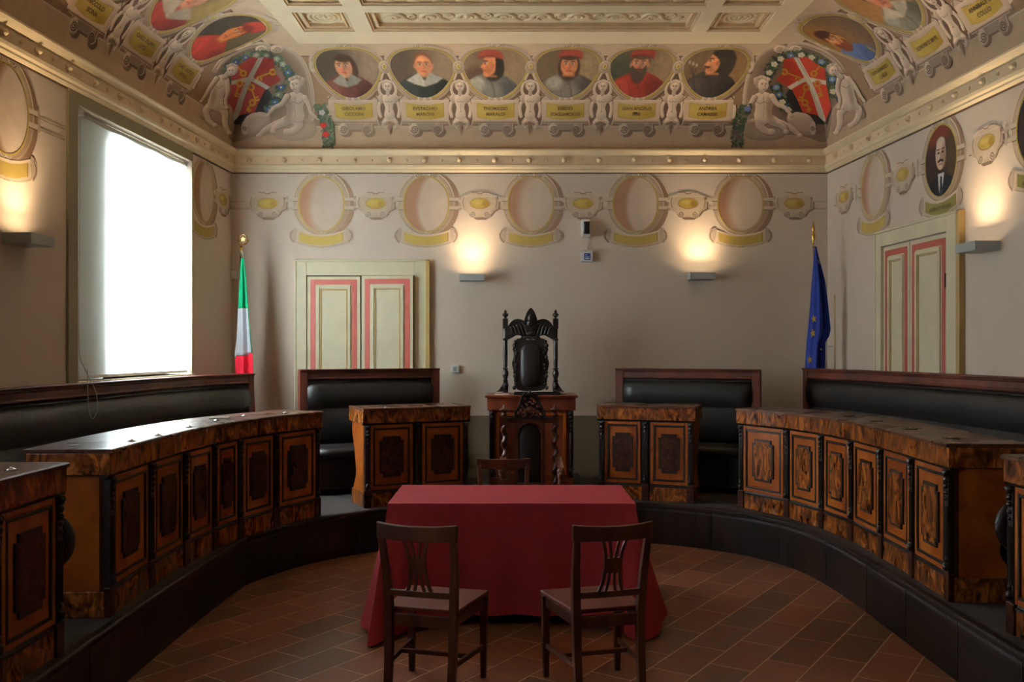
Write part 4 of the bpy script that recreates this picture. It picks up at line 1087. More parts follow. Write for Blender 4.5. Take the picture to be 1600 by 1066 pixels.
def door_frame(e, O, fr, x0, x1, z1, ix0, ix1, iz1, z0=.37):
    def bx(mb, a, b, c, d, n0, n1):
        vs = [fr(x, n, z) for z in (c, d) for n in (n0, n1) for x in (a, b)]
        mb.add(vs, [(0,2,3,1),(4,5,7,6),(0,1,5,4),(2,6,7,3),(0,4,6,2),(1,3,7,5)])
    m = MB(); bx(m, x0, ix0, z0, z1, 0, .035); bx(m, ix1, x1, z0, z1, 0, .035); bx(m, ix0, ix1, iz1, z1, 0, .035)
    m.build('door_frame', M['door_cream'], e, O, bevel=.004)
    m = MB(); bx(m, x0-.012, x0+.012, z0, z1+.01, 0, .045); bx(m, x0, x1, z1-.012, z1+.01, 0, .05); m.build('outer_moulding', M['door_cream'], e, O, bevel=.006)
    m = MB(); bx(m, x1-.04, x1+.012, z0, z1+.01, 0, .05)
    m.build('outer_moulding', M['door_ochre'], e, O, bevel=.006)
    m = MB(); bx(m, ix0, ix1, z0, iz1, -.02, .0); m.build('door_recess', M['dkline'], e, O)
frb = lambda x, n, z: (x, YB-n, z)
e = empty('door_1', (-1.63, YB, .37), kind='structure')
door_frame(e, e.location, frb, -2.36, -.905, 2.735, -2.24, -1.065, 2.575)
def fr_ajar(x, n, z):
    k = .012+.035*(x+2.235)/.6
    return (x, YB-.008-k-n, z)
fr_shut = lambda x, n, z: (x, YB-.022-n, z)
door_leaf(e, e.location, fr_shut, -2.232, -1.655, .39, 2.565, M['door_red'])
door_leaf(e, e.location, fr_ajar, -1.635, -1.072, .39, 2.57, M['door_red'])
for o in e.children_recursive:
    pass
frr = lambda x, n, z: (4.147-.0699*(-x)-n, -x, z)      # x = -Y on the right wall
e = empty('door_2', (wr(8.08), 8.08, .37), kind='structure')
door_frame(e, e.location, frr, -8.81, -7.35, 2.885, -8.70, -7.56, 2.745)
frr2 = lambda x, n, z: frr(x, n+.012, z)
door_leaf(e, e.location, frr2, -8.69, -8.20, .39, 2.735, M['door_red'])
door_leaf(e, e.location, frr2, -8.19, -7.57, .39, 2.735, M['door_red'])
m = MB(); m.add([frr(x, n, z) for z in (2.28, 2.40) for n in (.012, .035) for x in (-7.585, -7.565)], [(0,2,3,1),(4,5,7,6),(0,1,5,4),(2,6,7,3),(0,4,6,2),(1,3,7,5)])
m.build('hinge', M['ebony'], e, e.location)

# ------------------------------------------------------------------ wall lamps and small devices
def sconce(loc, rz, lab, power=6.2):
    e = empty('wall_sconce', loc, rz, lab, 'wall lamp', 'grey box sconces')
    # local: x along the wall, +y into the room, origin at wall, box open on top
    w, d, h, t = .135, .20, .07, .006
    m = MB().box(-w, w, 0, d, 0, t).box(-w, w, d-t, d, t, h).box(-w, w, 0, t, t, h).box(-w, -w+t, t, d-t, t, h).box(w-t, w, t, d-t, t, h)
    m.build('housing', M['steel'], e)
    m = MB().tube([(-.10, .15, .025), (.10, .15, .025)], .009, 12); m.build('lamp_tube', M['lamp'], e, smooth=True)
    for pw, sp in ((power*.6, 92), (power*.4, 160)):
        l = bpy.data.lights.new('sconce_light', 'AREA'); l.shape = 'RECTANGLE'; l.size = .24; l.size_y = .03; l.energy = pw; l.color = (1, .74, .45); l.spread = math.radians(sp)
        lo = bpy.data.objects.new('sconce_light', l); C.objects.link(lo); lo.parent = e; lo.location = (0, .17, .05); lo.rotation_euler = (PI, 0, 0)
    return e
sconce((-.43, YB, 2.51), PI, 'grey box sconce on the back wall left of the throne')
sconce((2.045, YB, 2.525), PI, 'grey box sconce on the back wall right of the throne, towards the blue flag')
sconce((wr(7.0), 7.0, 2.515), PI/2+.07, 'grey box sconce on the right wall beside the door')
sconce((wl(6.12), 6.12, 2.465), -PI/2-.068, 'grey box sconce on the left wall near the window')

e = empty('wall_sensor', (.804, YB, 3.08), 0, 'white wall sensor with black front high above the wall switch box', 'sensor'); O = e.location
bd = MB().prism([(.752,3.175),(.765,3.185),(.845,3.185),(.858,3.17),(.852,3.11),(.856,3.03),(.845,2.985),(.765,2.985),(.752,3.0),(.76,3.06),(.753,3.12)], YB-.09, YB, 'xz').build('body', M['white'], e, O, bevel=.01)
MB().prism([(.778,3.155),(.842,3.155),(.838,3.09),(.842,3.02),(.778,3.02),(.782,3.09)], YB-.105, YB-.088, 'xz').build('black_front', M['black'], e, O, bevel=.005)
MB().tube(smooth_curve([(.835,YB-.02,2.99),(.84,YB-.012,2.93),(.825,YB-.01,2.88),(.822,YB-.01,2.85)], 6), .006, 8).build('cable', M['white'], e, O)
e = empty('wall_switch_box', (.81, YB, 2.79), 0, 'white square box with blue label on the back wall below the sensor', 'switch box'); O = e.location
MB().box(.745, .882, YB-.045, YB, 2.725, 2.855).build('body', M['white'], e, O, bevel=.008)
MB().box(.785, .852, YB-.049, YB-.044, 2.745, 2.815).build('blue_label', M['blue'], e, O)
MB().box(.795, .842, YB-.052, YB-.048, 2.753, 2.766).box(.795, .842, YB-.052, YB-.048, 2.772, 2.779).box(.795, .82, YB-.052, YB-.048, 2.792, 2.80).build('white_marks', M['white'], e, O)
e = empty('thermostat', (-.615, YB, 1.555), 0, 'small white thermostat on the back wall right of the door', 'thermostat'); O = e.location
MB().box(-.665, -.575, YB-.035, YB, 1.515, 1.60).build('body', M['white'], e, O, bevel=.006)
MB().box(-.64, -.605, YB-.038, YB-.034, 1.535, 1.58).build('display', M['steel'], e, O)
e = empty('door_contact_box', (-3.02, YB, 2.58), 0, 'small white box low in the left corner of the walls beside the tricolour flag', 'wall box'); O = e.location
MB().box(-3.06, -3.0, YB-.05, YB, 2.535, 2.625).build('body', M['white'], e, O, bevel=.008)
MB().box(-3.045, -3.015, YB-.054, YB-.049, 2.55, 2.57).build('button', M['reveal'], e, O)
e = empty('wall_socket', (-.53, YB, .56), 0, 'dark wall socket low on the back wall left of the throne desk', 'socket'); O = e.location
MB().box(-.60, -.475, YB-.04, YB-.006, .51, .585).build('plate', M['ebony'], e, O, bevel=.005)
MB().box(-.57, -.545, YB-.043, YB-.039, .53, .56).box(-.53, -.505, YB-.043, YB-.039, .53, .56).build('outlet', M['black'], e, O)

# ------------------------------------------------------------------ raised horseshoe platform
edge = smooth_curve([(-2.02,1.0),(-2.03,3.2),(-2.05,4.8),(-2.04,6.0),(-2.0,6.85)], 4)+smooth_curve([(-1.97,6.95),(-1.70,7.50),(-1.2,8.0),(-.5,8.36),(.3,8.46),(1.22,8.36),(1.86,7.99),(2.2,7.55),(2.33,7.1),(2.38,6.4),(2.37,4.87),(2.35,3.2),(2.33,1.0)], 5)
e = empty('platform', (0.2, 8.9, 0), 0, 'dark wooden horseshoe platform under the desks and benches', 'platform'); O = e.location
half = len(edge)//2
m = MB()
i0 = [i for i, p in enumerate(edge) if p[1] > 8.3]
poly = [(p[0], p[1]) for p in edge]
outer = [(wr(1.0)-.01, 1.0), (wr(YB)-.01, YB-.01), (wl(YB)+.01, YB-.01), (wl(1.0)+.01, 1.0)]
m.prism(poly+outer, .30, .345, 'xy'); m.build('platform_deck', M['deck'], e, O)
MB().sweep(poly, [(-.001,0),(-.03,0),(-.03,.335),(-.001,.335)]).build('riser', M['riser'], e, O)
MB().sweep(poly, [(.022,.33),(.022,.36),(.012,.37),(-.03,.37),(-.03,.33)]).build('nosing', M['riser'], e, O, bevel=.004)
m = MB().prism([(p[0]*1.0, p[1]) for p in poly]+outer, .345, .3695, 'xy')
me_ = m
# carpet surface a little behind the nosing
MB().prism(poly+outer, .345, .3695, 'xy').build('carpet', M['deck'], e, O)
# seams of the riser boards
acc = 0; seam = None
for i in range(1, len(poly)):
    acc += math.dist(poly[i], poly[i-1])
    if acc > .6:
        acc = 0; p = poly[i]
        if seam is None: seam = MB().box(-.003, .003, -.003, .003, .01, .33).build('riser_seam', M['ebony'], e)
        else: seam = seam.copy(); C.objects.link(seam)
        seam.location = (p[0]-O[0], p[1]-O[1], 0)
ts = MB().box(-.34, .715, 8.76, 9.9, .37, .43).build('throne_step', M['riser'], None, (.19, 9.3, .37), bevel=.006)
ts.location = (.19, 9.3, .37); tag(ts, 'low dark wooden step under the throne and its tall desk', 'step')
# pale cable duct on the right wall beside the corner
e = empty('cable_duct', (wr(9.8), 9.8, 1.6), 0, 'thin pale vertical cable duct on right wall behind the blue flag', 'cable duct'); O = e.location
MB().box(wr(9.8)-.02, wr(9.8)+.003, 9.785, 9.81, 1.2, 2.35).build('duct', M['cream'], e, O, bevel=.003)
MB().tube([(wr(9.8)-.01, 9.79, 1.80), (wr(9.9)-.10, 9.92, 1.80), (3.30, 9.985, 1.80)], .005, 6).build('cable', M['rope'], e, O)
# ------------------------------------------------------------------ desks
def notch(cx, cz, hw, hh, k=.028):
    q = []
    for sx, sz in ((1,1),(1,-1),(-1,-1),(-1,1)):
        c = [(cx+sx*(hw-k*1.0), cz+sz*hh), (cx+sx*(hw-k), cz+sz*(hh-k)), (cx+sx*hw, cz+sz*(hh-k))]
        # ear at the corner
        c = [(cx+sx*(hw-2.0*k), cz+sz*hh), (cx+sx*(hw-.9*k), cz+sz*hh), (cx+sx*(hw-.9*k), cz+sz*(hh-1.2*k)), (cx+sx*hw, cz+sz*(hh-1.2*k)), (cx+sx*hw, cz+sz*(hh-2.2*k))]
        q += c if (sx*sz > 0) else c[::-1]
    return q
def onseg(mb2, p, q, n0, n1):
    """polygon in (t, z) on the vertical face p->q pushed out from n0 to n1 (outwards = left of p->q)"""
    d = (Vector(q)-Vector(p)); L = d.length; d.normalize(); nrm = Vector((-d.y, d.x))
    def mp(t, z, n): v = Vector(p)+d*t+nrm*n; return (v.x, v.y, z)
    n = len(mb2)
    return MB().add([mp(t, z, n0) for t, z in mb2]+[mp(t, z, n1) for t, z in mb2], [tuple(range(n)), tuple(range(2*n-1, n-1, -1))]+[(i, (i+1) % n, (i+1) % n+n, i+n) for i in range(n)])
def ringseg(p, q, t0, t1, z0, z1, w, n0, n1):
    m = MB()
    for a, b, c, d in ((t0, t0+w, z0, z1), (t1-w, t1, z0, z1), (t0+w, t1-w, z1-w, z1), (t0+w, t1-w, z0, z0+w)):
        r = onseg([(a,c),(b,c),(b,d),(a,d)], p, q, n0, n1); m.add(r.v, r.f)
    return m
def desk(path, lab, inner='burl_dark', depth=.40, zb=.37, ztop=1.25, items=(), group='veneered council desks', sides=(1,1), frieze='burl', nmname='council_desk', redish=None):
    """path: bottom front line; the room side is LEFT of the walking direction"""
    mid = path[len(path)//2]; o0 = (mid[0], mid[1], zb)
    e = empty(nmname, o0, 0, lab, 'desk', group); O = Vector(o0)
    fld = redish or 'orange'
    R = lambda n0, n1, z0, z1: [(n0, z0), (n1, z0), (n1, z1), (n0, z1)]
    # sweep: n to the right of walking = away from the room centre
    MB().sweep(path, R(0, .035, zb+.12, ztop-.13)).build('front_board', M['ebony'], e, O)
    MB().sweep(path, R(-.012, .05, zb, zb+.13)).build('plinth', M['burl'], e, O, bevel=.004)
    MB().sweep(path, [(-.018,zb+.128),(.02,zb+.128),(.02,zb+.152),(-.006,zb+.152),(-.010,zb+.143),(-.018,zb+.140)]).build('plinth_moulding', M['ebony'], e, O)
    ext = [tuple(Vector(path[0])-(Vector(path[1])-Vector(path[0])).normalized()*.025)]+list(path[1:-1])+[tuple(Vector(path[-1])+(Vector(path[-1])-Vector(path[-2])).normalized()*.025)]
    MB().sweep(ext, R(-.03, depth, ztop-.135, ztop-.022)).build('frieze', M[frieze], e, O, bevel=.003)
    MB().sweep(ext, [(-.045,ztop-.022),(depth+.02,ztop-.022),(depth+.02,ztop),(-.036,ztop),(-.045,ztop-.006)]).build('desk_top', M['desk_top'], e, O, bevel=.002)
    MB().sweep(ext, [(-.02,ztop-.15),(.02,ztop-.15),(.02,ztop-.135),(-.026,ztop-.135)]).build('frieze_moulding', M['ebony'], e, O)
    inn_ = [tuple(Vector(path[0])+(Vector(path[1])-Vector(path[0])).normalized()*.04)]+list(path[1:-1])+[tuple(Vector(path[-1])-(Vector(path[-1])-Vector(path[-2])).normalized()*.04)]
    MB().sweep(inn_, R(.05, depth-.05, ztop-.40, ztop-.38)).build('inner_shelf', M['ebony'], e, O)
    # end panels with a curved rear edge
    for k, use in enumerate(sides):
        p = Vector(path[0] if k == 0 else path[-1]); d = (Vector(path[1])-Vector(path[0])).normalized() if k == 0 else (Vector(path[-1])-Vector(path[-2])).normalized()
        r = Vector((d.y, -d.x))
        prof = smooth_curve([(depth-.02, ztop-.14),(depth-.02, ztop-.24),(depth-.075, ztop-.36),(depth-.13, ztop-.52),(depth-.14, ztop-.62),(depth-.07, ztop-.72),(depth-.06, zb+.13)], 5)
        poly = [(0, zb+.13), (0, ztop-.14)]+prof
        s = 1 if k == 0 else -1
        a, b = (p, p+d*.03*s)
        n = len(poly)
        vs = [(a.x+r.x*t, a.y+r.y*t, z) for t, z in poly]+[(b.x+r.x*t, b.y+r.y*t, z) for t, z in poly]
        MB().add(vs, [tuple(range(n)), tuple(range(2*n-1, n-1, -1))]+[(i, (i+1) % n, (i+1) % n+n, i+n) for i in range(n)]).build('end_panel', M[fld], e, O)
        q = [p-d*.012*s, p+r*(depth-.04)-d*.012*s]
        vs = [tuple(q[0])+(zb,), tuple(q[1])+(zb,), tuple(q[1]+d*.05*s)+(zb,), tuple(q[0]+d*.05*s)+(zb,)]
        vs += [(x, y, zb+.135) for x, y, z in vs]
        MB().add(vs, [(0,1,2,3),(4,5,6,7),(0,1,5,4),(1,2,6,5),(2,3,7,6),(3,0,4,7)]).build('plinth', M['burl'], e, O, bevel=.003)
    # panels and pilasters
    z0, z1 = zb+.155, ztop-.152
    for i in range(len(path)-1):
        p, q = path[i], path[i+1]; L = math.dist(p, q); g = .045
        t0, t1 = g, L-g
        pa = ringseg(p, q, t0, t1, z0, z1, .028, 0, .014).build('door_panel', M[fld], e, O, bevel=.003)
        ringseg(p, q, t0+.028, t1-.028, z0+.028, z1-.028, .017, 0, .017).build('bead', M['ebony'], pa, O, bevel=.003)
        a = t0+.04; b = t1-.04; c = z0+.04; d = z1-.04
        onseg([(a,c),(b,c),(b,d),(a,d)], p, q, 0, .006).build('panel_field', M[fld], pa, O)
        hw = min(.105, (b-a)*.29); hh = (d-c)*.33; cx = (a+b)/2; cz = (c+d)/2
        outer = notch(cx, cz, hw+.018, hh+.018, .03); inn = notch(cx, cz, hw, hh, .03)
        onseg(outer, p, q, .006, .018).build('inlay_border', M['ebony'], pa, O)
        onseg(inn, p, q, .014, .019).build('inlay', M[inner], pa, O)
    for i in range(len(path)):
        p = Vector(path[i]); dd = []
        if i > 0: dd.append((p-Vector(path[i-1])).normalized())
        if i < len(path)-1: dd.append((Vector(path[i+1])-p).normalized())
        d = sum(dd, Vector((0, 0))).normalized()
        if i == 0: p = p+d*.022
        if i == len(path)-1: p = p-d*.022
        nr = Vector((-d.y, d.x)); Mx = Matrix(((d.x, nr.x, 0, p.x), (d.y, nr.y, 0, p.y), (0, 0, 1, 0), (0, 0, 0, 1)))
        m = MB().box(-.024, .024, -.01, .022, z0-.0, z1+.0)
        # carved capital, a fluted shaft and a scroll foot
        for k in range(5): m.ball((0, .026, z1-.02-.035*k), .021-.0025*k, 8, 6, (1, .9, .95))
        m.ball((-.012, .03, z1-.012), .014, 8, 6); m.ball((.012, .03, z1-.012), .014, 8, 6)
        for k in range(3): m.box(-.018+.014*k, -.012+.014*k, .02, .028, z0+.09, z1-.2)
        m.ball((0, .026, z0+.035), .022, 8, 6, (1, .9, 1.2)); m.ball((0, .024, z0+.075), .014, 8, 6, (1, .9, 1.2))
        m.build('pilaster', M['ebony'], e, O, M=Mx)
        m = MB().box(-.034, .034, -.01, .026, zb, z0-.002); m.build('plinth_block', M['burl_dark'], e, O, M=Mx, bevel=.003)
    return e
RD = [(2.03,8.12),(2.30,7.62),(2.43,7.15),(2.49,6.68),(2.49,6.14),(2.47,5.62),(2.44,5.07)]
LD = [(-2.12,4.78),(-2.14,5.39),(-2.13,5.93),(-2.09,6.39),(-2.02,6.76),(-1.87,7.21),(-1.635,7.70)]
MR = [(1.65,8.34),(1.24,8.49),(.83,8.63)]
ML = [(-.42,8.49),(-.86,8.29),(-1.30,8.08)]
NL = [(-2.06,1.6),(-2.08,2.12),(-2.09,2.64),(-2.09,3.16),(-2.09,3.68),(-2.085,4.2)]
NR = [(2.47,4.52),(2.48,4.0),(2.48,3.48),(2.47,2.96),(2.46,2.44),(2.45,1.92)]
# path order: the room centre must be on the left of the walking direction
desk(RD[::-1], 'long curved veneered desk on the right with six panels', inner='burl')
desk(LD[::-1], 'long curved veneered desk on the left under the window, six shaded panels')
desk(MR, 'two-panel veneered desk between the throne desk and the long right desk')
desk(ML, 'two-panel veneered desk between the long left desk and the throne desk', depth=.42)
desk(NL[::-1], 'veneered desk nearest the camera on the left, cut by the photo edge')
desk(NR[::-1], 'veneered desk nearest the camera on the right, only its end in view', inner='burl')
# ------------------------------------------------------------------ benches
def bench(path, lab, zt=1.57, zb=.37, depth=.50, ends=(1,1)):
    mid = path[len(path)//2]; o0 = (mid[0], mid[1], zb); O = Vector(o0)
    e = empty('upholstered_bench', o0, 0, lab, 'bench', 'black leather benches round the walls')
    n0 = Vector(path[0]); n1 = Vector(path[-1])
    da = (Vector(path[1])-n0).normalized(); db = (n1-Vector(path[-2])).normalized()
    ins = [tuple(n0+da*.08)]+list(path[1:-1])+[tuple(n1-db*.08)]
    MB().sweep(path, [(-.02,zt-.105),(-.032,zt-.095),(-.022,zt-.08),(-.022,zt-.035),(-.034,zt-.03),(-.034,zt-.02),(-.045,zt-.012),(-.045,zt),(.06,zt),(.06,zt-.105)]).build('top_rail', M['mahog'], e, O, bevel=.004)
    MB().sweep(path, [(.02,zb),(.06,zb),(.06,zt-.07),(.02,zt-.07)]).build('back_board', M['ebony'], e, O)
    for p, d in ((n0, da), (n1, -db)):
        MB().sweep([tuple(p), tuple(p+d*.085)], [(-.03,zb),(.062,zb),(.062,zt-.01),(-.03,zt-.01)] if d is da else [(-.062,zb),(.03,zb),(.03,zt-.01),(-.062,zt-.01)]).build('stile', M['mahog'], e, O, bevel=.004)
    zt2 = zt-.10
    MB().sweep(ins, [(.022,zt2),(.0,zt2),(-.012,zt2-.012),(-.008,zt2-.02),(-.008,zt2-.03),(.022,zt2-.03)]).build('bead', M['ebony'], e, O)
    ip = smooth_curve([tuple(p) for p in ins], 4) if len(ins) > 2 else [tuple(Vector(ins[0]).lerp(Vector(ins[1]), k/6)) for k in range(7)]
    prof = [(.022, zt2-.03)]+[(-.045*math.sin(PI*t)**.7-.002, zt2-.035-.26*t) for t in [k/8 for k in range(9)]]+[(-.04*math.sin(PI*t)**.7-.002, zt2-.30-.34*t) for t in [k/8 for k in range(9)]]+[(.022, zt2-.66)]
    MB().sweep(ip, prof).build('back_cushion', M['leather'], e, O, smooth=True)
    zs = zb+.45
    prof = [(-.0,zs-.10),(-depth+.02,zs-.10),(-depth-.01,zs-.085),(-depth-.025,zs-.05),(-depth-.01,zs-.015),(-depth+.03,zs),(-depth*.5,zs+.012),(-.03,zs-.002),(0,zs-.01)]
    MB().sweep(ip, prof).build('seat_cushion', M['leather'], e, O, smooth=True)
    MB().sweep(path, [(0,zb+.06),(-depth+.03,zb+.06),(-depth+.03,zs-.10),(0,zs-.10)]).build('seat_base', M['ebony'], e, O)
    # shaped end boards with a curved front foot
    for p, d in ((n0, da), (n1, -db)):
        l = Vector((-da.y, da.x)) if d is da else Vector((-db.y, db.x))
        prof2 = [(0, zb), (0, zs-.08)]+smooth_curve([(depth-.02, zs-.09), (depth-.0, zs-.16), (depth-.06, zs-.26), (depth-.02, zs-.36), (depth+.02, zb)], 4)
        a = p-d*.002; b = p+d*.035; n = len(prof2)
        vs = [(a.x+l.x*t, a.y+l.y*t, z) for t, z in prof2]+[(b.x+l.x*t, b.y+l.y*t, z) for t, z in prof2]
        MB().add(vs, [tuple(range(n)), tuple(range(2*n-1, n-1, -1))]+[(i, (i+1) % n, (i+1) % n+n, i+n) for i in range(n)]).build('end_board', M['orange'], e, O, bevel=.003)
    return e
bench([(3.62,1.8),(3.62,3.6),(3.60,5.2),(3.55,6.5),(3.44,7.6),(3.28,8.6),(3.06,9.55)], 'long curved black leather bench along the right wall', zt=1.575)
bench([(-2.70,9.5),(-2.98,8.8),(-3.10,8.0),(-3.17,7.0),(-3.24,6.0),(-3.30,4.8),(-3.40,3.4),(-3.5,2.0)], 'long curved black leather bench under the window on the left', zt=1.52)
bench([(2.50,9.20),(1.80,9.48),(1.11,9.76)], 'black leather bench with mahogany frame right of the throne', zt=1.57)
bench([(-.78,9.74),(-1.45,9.42),(-2.12,9.10)], 'black leather bench with mahogany frame in front of the back door', zt=1.57)

# ------------------------------------------------------------------ throne, its desk, and the high-backed armchair
e = empty('throne_desk', (.19, 9.0, .37), 0, 'tall reddish wooden desk in front of the carved throne', 'desk'); O = e.location
x0, x1, y0 = -.24, .615, 8.86; zt = 1.325
MB().box(x0, x1, y0-.03, y0+.5, zt-.145, zt-.022).build('frieze', M['redwood'], e, O, bevel=.004)
MB().box(x0-.02, x1+.02, y0-.045, y0+.52, zt-.022, zt).build('desk_top', M['redwood'], e, O, bevel=.005)
MB().box(x0+.05, x1-.05, y0, y0+.03, .43, zt-.145).build('front_board', M['redwood'], e, O)
MB().box(x0+.05, x0+.08, y0+.03, y0+.45, .43, zt-.145).box(x1-.08, x1-.05, y0+.03, y0+.45, .43, zt-.145).build('end_panel', M['redwood'], e, O)
m = MB()
for a, b, c, d in ((x0+.09, x0+.12, .56, zt-.17), (x1-.12, x1-.09, .56, zt-.17), (x0+.12, x1-.12, zt-.20, zt-.17), (x0+.12, x1-.12, .56, .59)): m.box(a, b, y0-.016, y0, c, d)
m.build('panel_moulding', M['orange'], e, O, bevel=.004)
MB().box(x0+.02, x1-.02, y0-.03, y0+.46, .43, .53).build('plinth', M['redwood'], e, O, bevel=.005)
for x in (x0+.045, x1-.045):
    m = MB().box(x-.024, x+.024, y0-.012, y0+.02, .53, zt-.145)
    for k in range(5): m.ball((x, y0-.02, zt-.175-.04*k), .026-.003*k, 8, 6)
    m.tube([(x, y0-.012, .55), (x, y0-.012, zt-.36)], .018, 10); m.ball((x, y0-.018, .60), .028, 8, 6)
    m.build('pilaster', M['ebony'], e, O)
# things on it
e2 = empty('desk_tray', (.33, 8.98, zt), 0, 'flat black tray lying on the throne desk', 'tray')
MB().box(.02, .47, 8.93, 9.05, zt, zt+.018).box(.02, .47, 8.93, 8.94, zt+.018, zt+.03).build('tray_body', M['black'], e2, e2.location, bevel=.003)
e2 = empty('paper_sheet', (-.10, 8.98, zt), 0, 'small pale sheet lying at the left of the throne desk top', 'paper')
MB().box(-.17, -.03, 8.93, 9.05, zt, zt+.008).build('sheet', M['paper'], e2, e2.location)
e2 = empty('desk_bell', (.50, 8.99, zt), 0, 'tiny shiny white and metal object at the right of throne desk top', 'desk bell')
MB().lathe([(.03,0),(.03,.012),(.02,.016),(.006,.02),(.006,.03),(.001,.032)], (.50, 8.99, zt)).build('bell_body', M['chrome'], e2, e2.location, smooth=True)

e = empty('carved_throne', (.19, 9.5, .43), 0, 'dark carved throne with winged crest and oval leather back behind its desk', 'throne'); O = e.location
TC = .193; ty = 9.55
def turned(x, y, z0, z1, m, sc=1.0):
    H = z1-z0
    pr = [(.034,0),(.034,.03),(.022,.035),(.028,.05),(.02,.07),(.030,.10),(.034,.14),(.026,.17),(.018,.18),(.030,.20),(.018,.22),(.024,.25),(.034,.30),(.030,.34),(.020,.37),(.032,.385),(.020,.40),(.022,.42),(.024,.60),(.022,.80),(.030,.82),(.020,.84),(.022,1.0)]
    m.lathe([(r*sc, z*H+z0) for r, z in pr], (x, y, 0), 16)
for sx in (-1, 1):
    x = TC+sx*.262
    m = MB(); turned(x, ty, 1.30, 2.0, m); m.box(x-.028, x+.028, ty-.028, ty+.028, 1.985, 2.09)
    m.lathe([(.012,2.09),(.014,2.105),(.034,2.125),(.03,2.14),(.012,2.15),(.016,2.165),(.006,2.18),(.001,2.185)], (x, ty, 0), 14)
    m.box(x-.03, x+.03, ty-.03, ty+.03, .43, 1.30)
    m.build('back_post', M['ebony'], e, O, smooth=False, bevel=.003)
    # foot scroll beside the post above the desk
    MB().prism(smooth_curve([(x+sx*.03*-1,1.33),(x-.02*sx,1.46),(x+.03*sx,1.40),(x+.07*sx,1.345),(x+.10*sx,1.33)], 4), ty-.02, ty+.02, 'xz').build('scroll_bracket', M['ebony'], e, O)
# winged crest
def zpx(y, d=9.55): return HC+(HOR-y)*d/F
def xpx(x, d=9.55): return (x-800)*d/F
wing = smooth_curve([(829,527),(836,505),(845,499),(855,500),(863,508),(868,522),(866,531),(858,528),(850,524),(843,526),(846,530),(838,532)], 5)
for sgn in (1, -1):
    pts = [(TC+sgn*(xpx(x)-TC), zpx(y)) for x, y in wing]
    m = MB().prism(pts, ty-.03, ty+.02, 'xz')
    for k in range(5):
        a = [(TC+sgn*(xpx(834+k*5.5)-TC), ty-.032, zpx(524-k*.5)), (TC+sgn*(xpx(838+k*5.2)-TC), ty-.036, zpx(510+k*.8)), (TC+sgn*(xpx(842+k*4.6)-TC), ty-.032, zpx(504+k*1.8))]
        m.tube(smooth_curve(a, 4), [.008]*9, 6)
    m.build('wing', M['ebony'], e, O, bevel=.004)
m = MB(); cx, cz = TC, 2.10
hd = [(818,507),(820,497),(824,487),(829,481.5),(834,486),(838,495),(840,505),(836,508),(836,516),(831,523),(826,523),(822,516),(822,509)]
m.prism([(xpx(x), zpx(y)) for x, y in smooth_curve(hd, 4, True)], ty-.05, ty+.02, 'xz')
m.ball((cx, ty-.045, zpx(506)), .04, 12, 8, (1,.8,1)); m.ball((cx, ty-.06, zpx(498)), .03, 10, 8, (1,.7,1.5)); m.ball((cx-.012, ty-.085, zpx(505)), .012, 8, 6); m.ball((cx, ty-.04, zpx(522)), .035, 10, 8, (1.3,.7,.8))
for k in range(-3, 4): m.ball((cx+k*.022, ty-.035, zpx(529)+.004*abs(k)), .014, 8, 6)
m.build('crest_head', M['ebony'], e, O, bevel=.004)
# shaped back with carved edge
half = [(0,532),(8,531),(14,530),(20,529),(24,534),(24,541),(28,545),(26,552),(27,560),(29,568),(27,578),(25,586),(26,594),(24,602),(20,609),(8,611),(0,611)]
pts = [(TC+dx*9.55/F, zpx(y)) for dx, y in half]+[(TC-dx*9.55/F, zpx(y)) for dx, y in half[::-1]]
m = MB().prism(smooth_curve(pts, 3, True), ty-.015, ty+.02, 'xz')
for sgn in (-1, 1):
    for k in range(13):
        y = 534+k*6; m.ball((TC+sgn*(23.5+1.8*math.sin(k*1.7))*9.55/F, ty-.018, zpx(y)), .017+.004*math.sin(k*2.3), 8, 6, (1,.8,1.2))
m.build('carved_back_frame', M['ebony'], e, O)
ov = [(0,538),(8,539),(14,544),(16,552),(16,590),(14,599),(8,604.5),(0,606)]
pts = [(dx*9.55/F, zpx(y)) for dx, y in ov]; pts = smooth_curve(pts+[(-a, b) for a, b in pts[::-1][1:-1]], 3, True)
czz = zpx(572); rings = []
for k, nn in ((1, -.012), (.97, -.03), (.85, -.045), (.6, -.055), (.3, -.06)):
    rings.append([(TC+a*k, ty+nn, czz+(b-czz)*k) for a, b in pts])
MB().loft(rings).build('back_cushion', M['leather'], e, O, smooth=True)
MB().box(TC-.29, TC+.29, 9.42, ty+.03, .84, .90).build('seat', M['ebony'], e, O, bevel=.01)
for sx in (-1, 1):
    MB().box(TC+sx*.26-.025, TC+sx*.26+.025, 9.42, 9.46, .43, .86).build('leg', M['ebony'], e, O)

